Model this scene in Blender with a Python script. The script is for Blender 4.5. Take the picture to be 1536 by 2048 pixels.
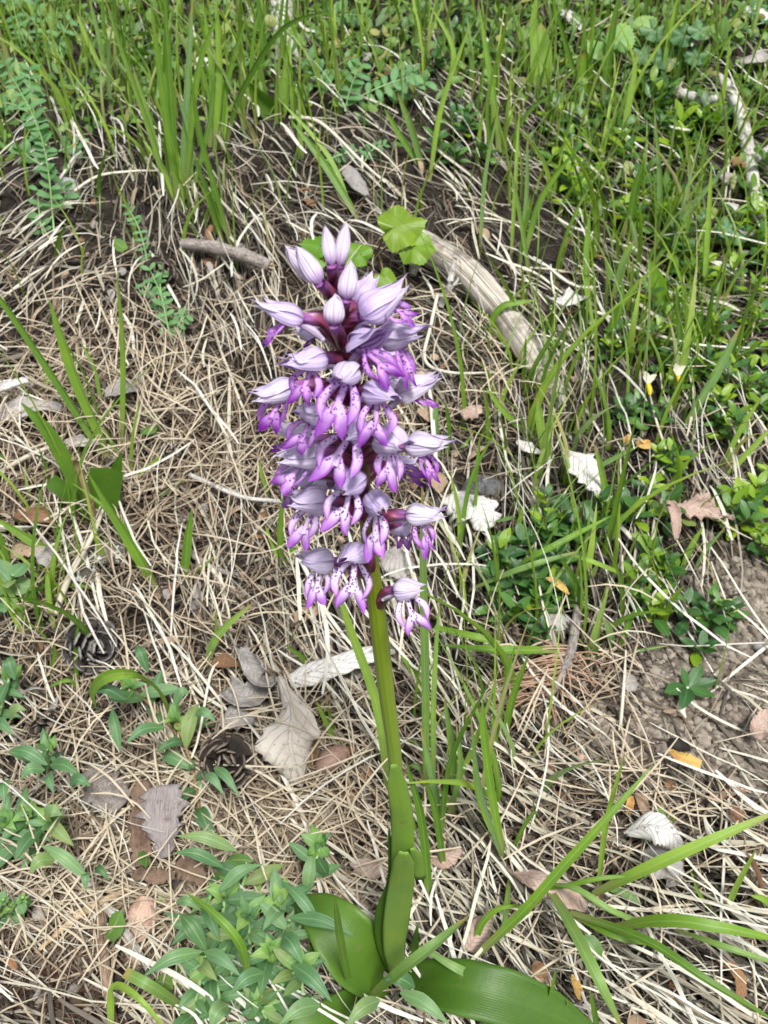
import bpy, math, random
import numpy as np
from mathutils import Vector as V, Matrix
R = math.radians
random.seed(7); rng = np.random.default_rng(7)
for o in list(bpy.data.objects): bpy.data.objects.remove(o)
scene = bpy.context.scene
col = scene.collection

# ------------------------------------------------------------------ camera, sky, sun, exposure
CAM = V((0, 0, 0.60)); PITCH = R(40); VF = R(58); FPX = 1024 / math.tan(VF / 2)
cam = bpy.data.cameras.new('camera'); cam.sensor_fit = 'VERTICAL'; cam.angle = VF
cam.clip_start = 0.01; cam.clip_end = 400
cam.dof.use_dof = True; cam.dof.focus_distance = 0.37; cam.dof.aperture_fstop = 20   # a phone lens: the far grass goes slightly soft
camo = bpy.data.objects.new('camera', cam); col.objects.link(camo)
camo.location = CAM; camo.rotation_euler = (R(90) - PITCH, 0, 0)
scene.camera = camo
SUN_EL, SUN_AZ = R(64), R(162)
w = bpy.data.worlds.new('World'); scene.world = w; w.use_nodes = True
nt = w.node_tree; bg = nt.nodes['Background']
sky = nt.nodes.new('ShaderNodeTexSky'); sky.sky_type = 'NISHITA'; sky.sun_disc = False
sky.sun_elevation = SUN_EL; sky.sun_rotation = SUN_AZ; sky.air_density = 1.0; sky.dust_density = 4.0
hs = nt.nodes.new('ShaderNodeHueSaturation'); hs.inputs['Saturation'].default_value = 0.42   # overcast: white cloud light
nt.links.new(sky.outputs[0], hs.inputs['Color']); nt.links.new(hs.outputs[0], bg.inputs['Color'])
bg.inputs['Strength'].default_value = 0.05
sun = bpy.data.lights.new('sun', 'SUN'); sun.energy = 1.5; sun.angle = R(10); sun.color = (1, .985, .955)
suno = bpy.data.objects.new('sun', sun); col.objects.link(suno)
sd = V((math.sin(SUN_AZ) * math.cos(SUN_EL), math.cos(SUN_AZ) * math.cos(SUN_EL), math.sin(SUN_EL)))
suno.rotation_euler = sd.to_track_quat('Z', 'Y').to_euler(); suno.location = (0, 0, 5)
scene.view_settings.view_transform = 'Standard'; scene.view_settings.look = 'None'
scene.view_settings.exposure = 1.68; scene.view_settings.gamma = 1; scene.view_settings.use_curve_mapping = False
scene.cycles.max_bounces = 6; scene.cycles.diffuse_bounces = 2; scene.cycles.transparent_max_bounces = 4

# ------------------------------------------------------------------ where a pixel of the photo stands in the place
FW = V((0, math.cos(PITCH), -math.sin(PITCH))); UPV = V((0, math.sin(PITCH), math.cos(PITCH)))
SL = math.tan(R(15)); GN = V((0, -math.sin(R(15)), math.cos(R(15))))
_w = [(a, k * math.cos(th), k * math.sin(th), ph) for a, k, th, ph in
      [(0.009 * (9 / kk) ** .9, kk, random.uniform(0, 6.28), random.uniform(0, 6.28)) for kk in
       [7, 9, 11, 14, 18, 23, 29, 36, 45, 58, 75, 95, 120, 150]]]
def bumps(x, y):
    z = 0 * x
    for a, kx, ky, ph in _w: z = z + a * np.sin(kx * x + ky * y + ph)
    return z
def gz(x, y): return SL * y + bumps(x, y)
def ray(px, py):
    return V(((px - 768) / FPX, 0, 0)) + UPV * (-(py - 1024) / FPX) + FW
def at(px, py, h=0.0):
    d = ray(px, py); off = 0.0
    for _ in range(8):
        k = (SL * CAM.y + off + h - CAM.z) / (d.z - SL * d.y)
        p = CAM + d * k; off = float(bumps(p.x, p.y))
    return p
def at_v(px, py):
    dx = (px - 768) / FPX; a = -(py - 1024) / FPX
    dy = a * UPV.y + FW.y; dz = a * UPV.z + FW.z
    off = 0 * dx
    for _ in range(8):
        k = (off - CAM.z) / (dz - SL * dy)
        x, y = dx * k, dy * k; off = bumps(x, y)
    return x, y
def depth(p): return (p - CAM).dot(FW)
def at_d(px, py, d): return CAM + ray(px, py) * d
def up(P0, px, py, lean=0.0):
    n = V((0, -math.cos(lean), math.sin(lean))); d = ray(px, py)
    return CAM + d * ((P0 - CAM).dot(n) / d.dot(n))
def pxw(wpx, p): return wpx * depth(p) / FPX

# ------------------------------------------------------------------ mesh helpers
class MB:
    def __init__(s): s.v = []; s.f = []; s.a = []
    def add(s, p, a): s.v.append(tuple(p)); s.a.append(a); return len(s.v) - 1
    def grid(s, rows, attrs, close=False):
        n = len(rows[0]); ids = [[s.add(p, a) for p, a in zip(r, ar)] for r, ar in zip(rows, attrs)]
        for i in range(len(ids) - 1):
            for j in range(n if close else n - 1):
                k = (j + 1) % n
                s.f.append((ids[i][j], ids[i][k], ids[i + 1][k], ids[i + 1][j]))
        return ids
    def mesh(s, name, mat, smooth=True):
        me = bpy.data.meshes.new(name); me.from_pydata(s.v, [], s.f); me.update()
        at_ = me.attributes.new('uvw', 'FLOAT_VECTOR', 'POINT')
        at_.data.foreach_set('vector', np.array(s.a, dtype=np.float32).ravel())
        if smooth: me.polygons.foreach_set('use_smooth', [True] * len(me.polygons))
        for m in (mat if isinstance(mat, (list, tuple)) else [mat]): me.materials.append(m)
        return me
    def build(s, name, mat, parent=None, smooth=True):
        return link(name, s.mesh(name, mat, smooth), parent)
def link(name, me, parent=None):
    o = bpy.data.objects.new(name, me); col.objects.link(o)
    if parent is not None: o.parent = parent; o.matrix_parent_inverse = parent_inv(parent)
    return o
def parent_inv(p):
    m = Matrix.Identity(4); q = p
    while q is not None: m = Matrix.LocRotScale(q.location, q.rotation_euler, q.scale) @ m if q.parent is None else q.matrix_parent_inverse @ Matrix.LocRotScale(q.location, q.rotation_euler, q.scale) @ m; q = q.parent
    return m.inverted()
def tag(o, label=None, cat=None, group=None, kind=None):
    if label: o['label'] = label
    if cat: o['category'] = cat
    if group: o['group'] = group
    if kind: o['kind'] = kind
    return o
def thing(name, label, cat, loc, group=None):
    o = bpy.data.objects.new(name, None); col.objects.link(o); o.location = loc; o.empty_display_size = .01
    return tag(o, label, cat, group)
def cr(pts, t):
    n = len(pts) - 1
    if n == 1: return pts[0].lerp(pts[1], t)
    x = min(max(t, 0) * n, n - 1e-6); i = int(x); f = x - i
    p1, p2 = pts[i], pts[i + 1]
    p0 = pts[i - 1] if i else p1 * 2 - p2
    p3 = pts[i + 2] if i + 2 <= n else p2 * 2 - p1
    return 0.5 * (2 * p1 + (p2 - p0) * f + (2 * p0 - 5 * p1 + 4 * p2 - p3) * f * f + (3 * p1 - p0 - 3 * p2 + p3) * f ** 3)
def lin(vals, t):
    x = min(max(t, 0), 1) * (len(vals) - 1); i = min(int(x), len(vals) - 2); return vals[i] + (vals[i + 1] - vals[i]) * (x - i)
def ribbon(mb, pts, hw, nrm, nu=1, fold=0.0, n=10, twist=(0, 0), rnd=None, wav=0.0, v=(0, 1), curl=0.0, vf=None, ragged=0.0):
    """leaf-like surface along pts; hw = half width list or function of t; fold lifts the margins; curl rolls them"""
    rnd = random.random() if rnd is None else rnd; rows, ats = [], []
    ph = random.uniform(0, 6)
    for i in range(n + 1):
        t = i / n; p = cr(pts, t); T = (cr(pts, min(t + .02, 1)) - cr(pts, max(t - .02, 0)))
        T = T.normalized() if T.length > 1e-9 else V((0, 0, 1))
        s = T.cross(nrm); s = s.normalized() if s.length > 1e-6 else V((1, 0, 0)); m = s.cross(T)
        a = twist[0] + (twist[1] - twist[0]) * t
        s, m = s * math.cos(a) + m * math.sin(a), m * math.cos(a) - s * math.sin(a)
        ww = hw(t) if callable(hw) else lin(hw, t)
        r, at_ = [], []
        for j in range(-nu, nu + 1):
            u = j / nu; w_ = ww * (1 + (ragged * (math.sin(i * 2.3 + ph * j) + random.gauss(0, .9)) * abs(u) ** 3 if ragged else 0))
            th = curl * u
            lat = (math.sin(th) / curl if abs(curl) > 1e-4 else u); hgt = ((1 - math.cos(th)) / abs(curl) * (1 if curl > 0 else -1) if abs(curl) > 1e-4 else 0)
            r.append(p + s * lat * w_ + m * (fold * w_ * abs(u) + hgt * w_ + wav * w_ * math.sin(t * 9 + ph + 2.2 * u) * u * u))
            at_.append((u, (v[0] + (v[1] - v[0]) * t) if vf is None else vf(t, u), rnd))
        rows.append(r); ats.append(at_)
    mb.grid(rows, ats)
def tube(mb, pts, rad, sides=8, n=12, rnd=None, cap=True, wob=0.0, flat=1.0):
    rnd = random.random() if rnd is None else rnd; rows, ats = [], []
    ref = V((0.3, 0.2, 0.9))
    for i in range(n + 1):
        t = i / n; p = cr(pts, t); T = (cr(pts, min(t + .02, 1)) - cr(pts, max(t - .02, 0))).normalized()
        s = T.cross(ref); s = s.normalized() if s.length > 1e-3 else V((1, 0, 0)); m = s.cross(T)
        rr = rad(t) if callable(rad) else lin(rad, t); r, at_ = [], []
        for j in range(sides):
            a = 2 * math.pi * j / sides; k = rr * (1 + wob * (math.sin(3 * a + t * 11 + rnd * 9) * .5 + math.sin(2 * a - t * 23) * .4 + random.uniform(-.35, .35)))
            r.append(p + s * math.cos(a) * k + m * math.sin(a) * k * flat); at_.append((j / sides, t, rnd))
        rows.append(r); ats.append(at_)
    ids = mb.grid(rows, ats, True)
    if cap:
        for q, rev in ((ids[0], False), (ids[-1], True)): mb.f.append(tuple(reversed(q)) if rev else tuple(q))
def blob(mb, c, rx, ry, rz, nu=9, nv=7, wob=.12, rnd=None, X=V((1, 0, 0)), Y=V((0, 1, 0)), Z=V((0, 0, 1))):
    rnd = random.random() if rnd is None else rnd; rows, ats = [], []; p1, p2 = random.uniform(0, 6), random.uniform(0, 6)
    for i in range(nv + 1):
        la = -math.pi / 2 + math.pi * i / nv; r, a_ = [], []
        for j in range(nu):
            lo = 2 * math.pi * j / nu; k = 1 + wob * (math.sin(2 * lo + p1 + la * 2) + .7 * math.sin(3 * lo - p2 + 3 * la)) * math.cos(la)
            r.append(c + X * rx * k * math.cos(la) * math.cos(lo) + Y * ry * k * math.cos(la) * math.sin(lo) + Z * rz * k * math.sin(la)); a_.append((j / nu, i / nv, rnd))
        rows.append(r); ats.append(a_)
    mb.grid(rows, ats, True)

# ------------------------------------------------------------------ materials
def mk(name):
    m = bpy.data.materials.new(name); m.use_nodes = True; t = m.node_tree; t.nodes.clear(); return m, t
class N:
    def __init__(s, t): s.t = t
    def n(s, ty, **k):
        q = s.t.nodes.new(ty)
        for a, b in k.items():
            if a.startswith('i_'): q.inputs[a[2:].replace('_', ' ')].default_value = b
            else: setattr(q, a, b)
        return q
    def l(s, a, b): s.t.links.new(a, b)
    def val(s, x, sock):
        if isinstance(x, (int, float)): sock.default_value = x
        elif isinstance(x, tuple): sock.default_value = (*x, 1) if len(x) == 3 else x
        else: s.l(x, sock)
    def math(s, op, a, b=0.0, c=None, clamp=False):
        q = s.n('ShaderNodeMath', operation=op, use_clamp=clamp); s.val(a, q.inputs[0]); s.val(b, q.inputs[1])
        if c is not None: s.val(c, q.inputs[2])
        return q.outputs[0]
    def mix(s, f, a, b, bt='MIX'):
        q = s.n('ShaderNodeMix', data_type='RGBA', blend_type=bt); s.val(f, q.inputs[0]); s.val(a, q.inputs[6]); s.val(b, q.inputs[7]); return q.outputs[2]
    def ramp(s, f, stops):
        q = s.n('ShaderNodeValToRGB'); e = q.color_ramp.elements
        while len(e) < len(stops): e.new(.5)
        for k, (p, c) in zip(e, stops): k.position = p; k.color = (*c, 1)
        s.val(f, q.inputs[0]); return q.outputs[0]
    def step(s, x, lo, hi):
        q = s.n('ShaderNodeMapRange', interpolation_type='SMOOTHSTEP'); s.val(x, q.inputs[0]); q.inputs[1].default_value = lo; q.inputs[2].default_value = hi; return q.outputs[0]
    def noise(s, vec, sc, det=3, ro=.6):
        q = s.n('ShaderNodeTexNoise'); q.inputs['Scale'].default_value = sc; q.inputs['Detail'].default_value = det; q.inputs['Roughness'].default_value = ro
        if vec is not None: s.l(vec, q.inputs['Vector'])
        return q.outputs[0]
    def uvw(s):
        q = s.n('ShaderNodeAttribute', attribute_name='uvw'); x = s.n('ShaderNodeSeparateXYZ'); s.l(q.outputs['Vector'], x.inputs[0]); return x.outputs[0], x.outputs[1], x.outputs[2], q.outputs['Vector']
    def obj(s): return s.n('ShaderNodeTexCoord').outputs['Object']
    def geo(s): return s.n('ShaderNodeNewGeometry')
    def rand(s, z):  # piece random from the mesh plus the object
        oi = s.n('ShaderNodeObjectInfo'); return s.math('FRACT', s.math('ADD', z, oi.outputs['Random']))
    def out(s, colr, rough=.6, transl=0.0, tcol=None, bump=None, bstr=.3, bdist=.001, spec=.5, sss=0):
        p = s.n('ShaderNodeBsdfPrincipled'); s.val(colr, p.inputs['Base Color']); s.val(rough, p.inputs['Roughness']); p.inputs['Specular IOR Level'].default_value = spec
        if bump is not None:
            b = s.n('ShaderNodeBump'); b.inputs['Strength'].default_value = bstr; b.inputs['Distance'].default_value = bdist; s.l(bump, b.inputs['Height']); s.l(b.outputs[0], p.inputs['Normal'])
        o = s.n('ShaderNodeOutputMaterial'); sh = p.outputs[0]
        if transl:
            tr = s.n('ShaderNodeBsdfTranslucent'); s.val(tcol if tcol is not None else colr, tr.inputs[0]); mx = s.n('ShaderNodeMixShader'); mx.inputs[0].default_value = transl
            s.l(sh, mx.inputs[1]); s.l(tr.outputs[0], mx.inputs[2]); sh = mx.outputs[0]
        s.l(sh, o.inputs[0])
def m_green(name, stops, rough=.45, transl=.35, vein=(.5, .6, .3), veins=0.25, tip=None, stripes=26, base=None, sb=.5):
    m, t = mk(name); k = N(t); u, v, z, vec = k.uvw(); r = k.rand(z)
    c = k.ramp(r, stops)
    ns = k.noise(k.obj(), 55, 4)
    c = k.mix(k.math('MULTIPLY', k.step(ns, .35, .7), .45), c, k.mix(1, c, (1.5, 1.35, .9), 'MULTIPLY'))
    sp = k.noise(k.obj(), 95, 4, .7); c = k.mix(k.math('MULTIPLY', k.step(sp, .62, .72), .55), c, (.20, .15, .06)); c = k.mix(k.math('MULTIPLY', k.step(k.noise(k.obj(), 18, 3), .5, .7), .35), c, k.mix(1, c, (1.3, 1.12, .7), 'MULTIPLY'))
    if base: c = k.mix(k.step(v, .25, 0), c, base)
    mid = k.math('MULTIPLY', k.step(k.math('ABSOLUTE', u), .14, .02), veins)
    c = k.mix(mid, c, vein)
    st = k.math('SINE', k.math('MULTIPLY', u, stripes))
    if tip: c = k.mix(k.math('MULTIPLY', k.step(v, .8, 1.0), k.step(r, .45, .8)), c, tip)
    tc = k.mix(1, c, (1.5, 1.7, .5), 'MULTIPLY')
    k.out(c, rough, transl, tc, bump=k.math('ADD', k.math('MULTIPLY', st, sb), k.noise(k.obj(), 400, 2)), bstr=.25, bdist=.0006); return m
M = {}
M['grass'] = m_green('grass_green', [(0, (.075, .17, .018)), (.35, (.135, .265, .03)), (.65, (.23, .375, .06)), (1, (.13, .24, .10))], tip=(.35, .27, .09), base=(.25, .28, .1))
M['grass_far'] = m_green('meadow_grass', [(0, (.08, .17, .02)), (.4, (.17, .285, .035)), (.75, (.25, .37, .055)), (.9, (.18, .27, .12)), (1, (.42, .38, .2))], tip=(.38, .32, .14))
M['glauc'] = m_green('glaucous_leaf', [(0, (.06, .14, .06)), (.4, (.09, .20, .09)), (.8, (.14, .26, .13)), (1, (.20, .27, .10))], rough=.5, vein=(.3, .5, .25), veins=.35, stripes=14)
M['bract'] = m_green('pale_bract', [(0, (.2, .36, .10)), (.5, (.15, .29, .11)), (1, (.26, .40, .12))], rough=.5, vein=(.45, .6, .2), veins=.3)
M['box'] = m_green('box_leaf', [(0, (.03, .095, .02)), (.35, (.05, .14, .03)), (.6, (.14, .26, .015)), (1, (.21, .33, .02))], rough=.3, transl=.25, vein=(.2, .32, .1), veins=.3)
M['boxdark'] = m_green('box_leaf_dark', [(0, (.025, .08, .025)), (.6, (.045, .125, .035)), (1, (.09, .2, .04))], rough=.28, transl=.2, vein=(.16, .28, .1), veins=.3)
M['vetch'] = m_green('vetch_leaflet', [(0, (.08, .2, .075)), (1, (.13, .29, .12))], rough=.55, vein=(.3, .45, .25), veins=.2)
M['maple'] = m_green('seedling_leaf', [(0, (.085, .21, .015)), (.6, (.12, .26, .02)), (1, (.17, .27, .025))], rough=.4, vein=(.22, .36, .08), veins=.4, tip=(.3, .18, .03))
M['orchid'] = m_green('orchid_leaf', [(0, (.05, .125, .01)), (1, (.085, .18, .018))], rough=.5, transl=.3, vein=(.09, .2, .02), veins=.2, stripes=74, sb=.14)
M['sheath'] = m_green('orchid_sheath', [(0, (.17, .30, .045)), (1, (.20, .33, .07))], rough=.4, transl=.35, vein=(.12, .25, .04), veins=.2, stripes=40, sb=.06)
M['cover'] = m_green('ground_cover_leaf', [(0, (.06, .14, .03)), (.5, (.09, .19, .04)), (.85, (.17, .28, .07)), (1, (.3, .26, .1))], rough=.45, transl=.3)

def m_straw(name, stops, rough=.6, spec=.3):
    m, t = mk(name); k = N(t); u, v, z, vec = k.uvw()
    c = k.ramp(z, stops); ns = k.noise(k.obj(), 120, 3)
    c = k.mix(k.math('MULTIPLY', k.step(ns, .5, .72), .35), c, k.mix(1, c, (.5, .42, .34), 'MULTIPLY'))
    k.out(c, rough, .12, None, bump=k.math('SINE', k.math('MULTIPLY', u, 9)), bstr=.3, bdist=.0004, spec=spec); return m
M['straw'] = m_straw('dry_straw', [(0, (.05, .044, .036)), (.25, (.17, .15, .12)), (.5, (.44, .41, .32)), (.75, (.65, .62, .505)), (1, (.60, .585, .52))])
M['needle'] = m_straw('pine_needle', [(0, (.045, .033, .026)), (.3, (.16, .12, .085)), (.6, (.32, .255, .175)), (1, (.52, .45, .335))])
M['rusty'] = m_straw('rusty_needle', [(0, (.24, .13, .08)), (1, (.46, .32, .22))])

def m_dead(name, a, b, vein=(.62, .56, .48), blot=(.2, .13, .08), nv=9, transl=.15, vstr=.5):
    m, t = mk(name); k = N(t); u, v, z, vec = k.uvw(); r = k.rand(z)
    c = k.mix(r, a, b); au = k.math('ABSOLUTE', u)
    ns = k.noise(k.obj(), 70, 5, .65); n4 = k.noise(k.obj(), 330, 4, .7)
    c = k.mix(k.math('MULTIPLY', k.step(ns, .46, .68), .75), c, blot); c = k.mix(k.math('MULTIPLY', k.step(n4, .58, .68), .8), c, (.10, .075, .055))
    fr = k.math('FRACT', k.math('SUBTRACT', k.math('MULTIPLY', v, nv), k.math('MULTIPLY', au, 2.2)))
    sv = k.step(k.math('ABSOLUTE', k.math('SUBTRACT', fr, .5)), .12, .02)
    mv = k.step(au, .08, .02); vv = k.math('MAXIMUM', sv, mv)
    c = k.mix(k.math('MULTIPLY', vv, vstr), c, vein)
    k.out(c, .75, transl, None, bump=k.math('ADD', k.math('MULTIPLY', vv, 1.2), k.math('MULTIPLY', ns, 1.5)), bstr=.7, bdist=.0012, spec=.2); return m
M['dl_pale'] = m_dead('bleached_leaf', (.70, .685, .66), (.62, .60, .57), blot=(.50, .46, .42), vstr=.35)
M['dl_cream'] = m_dead('cream_leaf', (.60, .55, .48), (.54, .49, .43), blot=(.43, .36, .30), vein=(.68, .63, .56))
M['dl_tan'] = m_dead('tan_leaf', (.38, .27, .18), (.45, .33, .23), blot=(.24, .14, .08))
M['dl_brown'] = m_dead('brown_leaf', (.22, .12, .07), (.32, .17, .08), blot=(.12, .07, .04), vein=(.36, .24, .15))
M['dl_grey'] = m_dead('grey_leaf', (.32, .30, .29), (.42, .39, .36), blot=(.18, .16, .15), vein=(.5, .47, .43))
M['dl_yellow'] = m_dead('yellow_leaf', (.62, .42, .13), (.58, .36, .12), blot=(.45, .2, .06), vein=(.7, .5, .2))
M['dl_pink'] = m_dead('pink_leaf', (.46, .33, .27), (.5, .38, .32), blot=(.36, .22, .17))
def m_wood(name, a, b, dark, sc=(60, 60, 8), rough=.8, crack=True, bdist=.002, ct=.6):
    m, t = mk(name); k = N(t); u, v, z, vec = k.uvw()
    mp = k.n('ShaderNodeMapping'); mp.inputs['Scale'].default_value = (7, sc[2], 1); k.l(vec, mp.inputs[0])
    n1 = k.noise(mp.outputs[0], 3.2, 6, .7); n2 = k.noise(k.obj(), sc[0], 4)
    mp2 = k.n('ShaderNodeMapping'); mp2.inputs['Scale'].default_value = (26, sc[2] * .35, 1); k.l(vec, mp2.inputs[0]); n3 = k.noise(mp2.outputs[0], 2.5, 4, .6)
    c = k.mix(k.step(n1, .35, .65), a, b); c = k.mix(k.math('MULTIPLY', k.step(n2, .5, .7), .75), c, dark)
    if crack: n5 = k.noise(k.obj(), 22, 5, .7); c = k.mix(k.math('MULTIPLY', k.step(n5, .5, .64), .6), c, k.mix(.5, c, dark))
    if crack: c = k.mix(k.math('MULTIPLY', k.step(n3, ct, ct + .08), .85), c, dark)
    k.out(c, rough, bump=k.math('SUBTRACT', k.math('ADD', n1, n2), k.math('MULTIPLY', k.step(n3, .58, .7), 1.2)), bstr=.8, bdist=bdist, spec=.2); return m
M['log'] = m_wood('weathered_wood', (.34, .30, .25), (.58, .54, .47), (.11, .09, .07), sc=(45, 45, 1.2), ct=.53)
M['strawpale'] = m_plain_straw = m_straw('long_pale_straw', [(0, (.5, .46, .36)), (1, (.68, .64, .53))])
M['bark'] = m_wood('grey_bark', (.2, .17, .15), (.38, .34, .31), (.07, .05, .04), sc=(160, 90, 9), crack=False)
M['twig'] = m_wood('bleached_twig', (.50, .48, .45), (.66, .64, .60), (.2, .17, .14), sc=(120, 60, 4))
M['brownwood'] = m_wood('brown_twig', (.26, .18, .12), (.36, .27, .2), (.10, .06, .04), sc=(140, 60, 5))
M['brokenwood'] = m_wood('broken_wood', (.55, .4, .24), (.66, .52, .34), (.3, .17, .08), sc=(200, 60, 5))
def m_cone(name, base, mid, tip):
    m, t = mk(name); k = N(t); u, v, z, vec = k.uvw(); n1 = k.noise(k.obj(), 9, 5, .7); r = k.rand(z)
    c = k.mix(k.step(v, .3, .75), base, mid); c = k.mix(k.math('MULTIPLY', k.step(v, .72, .9), k.math('ADD', .35, k.math('MULTIPLY', r, .65))), c, tip); c = k.mix(k.math('MULTIPLY', k.step(n1, .45, .7), .5), c, base)
    k.out(c, .7, bump=n1, bstr=.8, bdist=.0008, spec=.25); return m
M['cone'] = m_cone('cone_scale', (.02, .016, .013), (.07, .055, .045), (.21, .17, .13))
M['conegrey'] = m_cone('grey_cone_scale', (.03, .027, .025), (.10, .092, .085), (.26, .24, .22))
M['barkplate'] = m_wood('bark_plate', (.28, .24, .23), (.36, .32, .31), (.13, .09, .07), sc=(90, 60, 2), crack=False)
M['barkbrown'] = m_wood('bark_brown', (.24, .16, .11), (.33, .23, .17), (.1, .06, .04), sc=(90, 60, 4))
M['gall'] = m_wood('gall_skin', (.44, .28, .22), (.5, .34, .27), (.27, .16, .12), sc=(220, 60, 2), rough=.6, crack=False, bdist=.0004)
M['capsule'] = m_wood('capsule_skin', (.24, .155, .12), (.29, .19, .15), (.15, .09, .07), sc=(120, 60, 2), rough=.45, crack=False, bdist=.0003)
M['stone'] = m_wood('dark_stone', (.10, .10, .105), (.2, .2, .2), (.04, .04, .045), sc=(80, 60, 3), rough=.75, crack=False)
M['stonelight'] = m_wood('grey_stone', (.30, .30, .29), (.4, .39, .37), (.14, .13, .12), sc=(110, 60, 3), crack=False)
def m_lichen():
    m, t = mk('lichen_wood'); k = N(t); o = k.obj(); n1 = k.noise(o, 170, 5, .7); n2 = k.noise(o, 60, 4)
    c = k.mix(k.step(n2, .4, .6), (.05, .045, .04), (.13, .11, .09)); c = k.mix(k.step(n1, .52, .58), c, (.5, .55, .48))
    k.out(c, .9, bump=n1, bstr=.9, bdist=.002, spec=.1); return m
M['lichen'] = m_lichen()
def m_plain(name, a, b, rough=.6, sc=120, transl=0):
    m, t = mk(name); k = N(t); u, v, z, vec = k.uvw(); n1 = k.noise(k.obj(), sc, 4)
    k.out(k.mix(n1, a, b), rough, transl, bump=n1, bstr=.3, bdist=.0008); return m
M['yellow'] = m_plain('petal_yellow', (.75, .55, .02), (.8, .65, .04), transl=.3)
M['cream'] = m_plain('petal_cream', (.75, .7, .55), (.8, .78, .65), transl=.3)
M['greenstem'] = m_plain('green_stem', (.14, .28, .07), (.18, .33, .09))
M['palestem'] = m_plain('pale_green_stem', (.22, .38, .14), (.28, .44, .18))
M['redstem'] = m_plain('reddish_stem', (.15, .07, .035), (.17, .14, .05))
M['brownstem'] = m_plain('brown_stem', (.25, .16, .09), (.3, .2, .11))
M['fruit'] = m_plain('green_fruit', (.33, .42, .06), (.4, .48, .1), .4)

def m_hood():
    m, t = mk('hood_sepal'); k = N(t); u, v, z, vec = k.uvw(); g = k.geo(); au = k.math('ABSOLUTE', u)
    c = k.mix(z, (.68, .57, .85), (.84, .79, .90))
    ns = k.noise(k.obj(), 160, 4); c = k.mix(k.math('MULTIPLY', k.step(ns, .42, .72), .4), c, (.58, .44, .74))
    c = k.mix(k.math('MULTIPLY', k.step(v, .28, 0.0), .4), c, (.5, .32, .66))
    c = k.mix(k.math('MULTIPLY', k.step(v, .6, 1.0), .6), c, (.74, .70, .80))
    w_ = k.math('SINE', k.math('ADD', k.math('MULTIPLY', u, 17), k.math('MULTIPLY', ns, 2.5)))
    c = k.mix(k.math('MULTIPLY', k.step(w_, .5, 1), .16), c, (.42, .26, .6))
    c = k.mix(k.math('MULTIPLY', k.step(k.math('ABSOLUTE', k.math('SUBTRACT', u, .1)), .035, .012), k.math('MULTIPLY', k.step(v, .03, .2), .8)), c, (.23, .06, .33))
    c = k.mix(k.math('MULTIPLY', k.step(au, .9, 1.0), .5), c, (.8, .75, .85))
    ins = k.mix(k.step(w_, .0, .5), (.6, .48, .72), (.3, .1, .4)); c2 = k.mix(g.outputs['Backfacing'], c, ins)
    k.out(c2, .5, .36, None, bump=k.math('ADD', ns, k.math('MULTIPLY', w_, .25)), bstr=.3, bdist=.0005, spec=.3); return m
M['hood'] = m_hood()
def m_bud():
    m, t = mk('bud_sepal'); k = N(t); u, v, z, vec = k.uvw(); au = k.math('ABSOLUTE', u)
    ns = k.noise(k.obj(), 180, 4); c = k.mix(ns, (.56, .46, .66), (.66, .60, .68))
    c = k.mix(k.math('MULTIPLY', k.step(v, .35, 0.0), .7), c, (.42, .2, .52))
    w_ = k.math('SINE', k.math('MULTIPLY', u, 19)); c = k.mix(k.math('MULTIPLY', k.step(w_, .4, 1), .2), c, (.36, .24, .42))
    c = k.mix(k.math('MULTIPLY', k.step(au, .07, .02), .6), c, (.25, .12, .3))
    k.out(c, .5, .2, None, bump=k.math('ADD', ns, k.math('MULTIPLY', w_, .4)), bstr=.3, bdist=.0005, spec=.3); return m
M['bud'] = m_bud()
def m_lip():
    m, t = mk('lip_petal'); k = N(t); u, v, z, vec = k.uvw(); o = k.obj(); au = k.math('ABSOLUTE', u)
    ns = k.noise(o, 220, 3)
    vv = k.math('ADD', v, k.math('MULTIPLY', k.math('SUBTRACT', ns, .5), .35))
    tipc = k.mix(z, (.47, .17, .66), (.15, .006, .26)); midc = k.mix(z, (.80, .73, .84), (.55, .28, .66))
    c = k.mix(k.step(vv, .28, 1.02), midc, tipc)
    vo = k.n('ShaderNodeTexVoronoi'); vo.inputs['Scale'].default_value = 1000; k.l(o, vo.inputs['Vector'])
    sp = k.math('MULTIPLY', k.step(vo.outputs['Distance'], .40, .26), k.step(vv, .62, .36))
    c = k.mix(sp, c, (.14, .01, .24))
    c = k.mix(k.math('MULTIPLY', k.step(au, .5, .95), .85), c, (.25, .02, .38))
    k.out(c, .45, .25, None, bump=ns, bstr=.3, bdist=.0005, spec=.35); return m
M['lip'] = m_lip()
def m_ovary():
    m, t = mk('ovary_skin'); k = N(t); u, v, z, vec = k.uvw(); a = k.math('SINE', k.math('ADD', k.math('MULTIPLY', u, 18.85), k.math('MULTIPLY', v, 9)))
    c = k.mix(k.step(a, -.3, .8), (.10, .012, .03), (.24, .045, .10)); c = k.mix(k.math('MULTIPLY', k.step(v, .6, 1), .6), c, (.38, .15, .5))
    k.out(c, .4, .08, None, bump=a, bstr=.5, bdist=.0006); return m
M['ovary'] = m_ovary()
def m_stem():
    m, t = mk('orchid_stem'); k = N(t); u, v, z, vec = k.uvw(); ns = k.noise(k.obj(), 60, 4)
    st = k.math('SINE', k.math('MULTIPLY', u, 62.8)); vv = k.math('ADD', v, k.math('MULTIPLY', k.math('SUBTRACT', ns, .5), .12))
    c = k.ramp(vv, [(0, (.17, .28, .06)), (.40, (.17, .24, .014)), (.52, (.13, .135, .014)), (.64, (.09, .055, .02)), (.85, (.10, .022, .03)), (1, (.17, .03, .08))])
    k.out(c, .35, .0, bump=k.math('ADD', st, ns), bstr=.2, bdist=.0005); return m
M['stem'] = m_stem()
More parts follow.
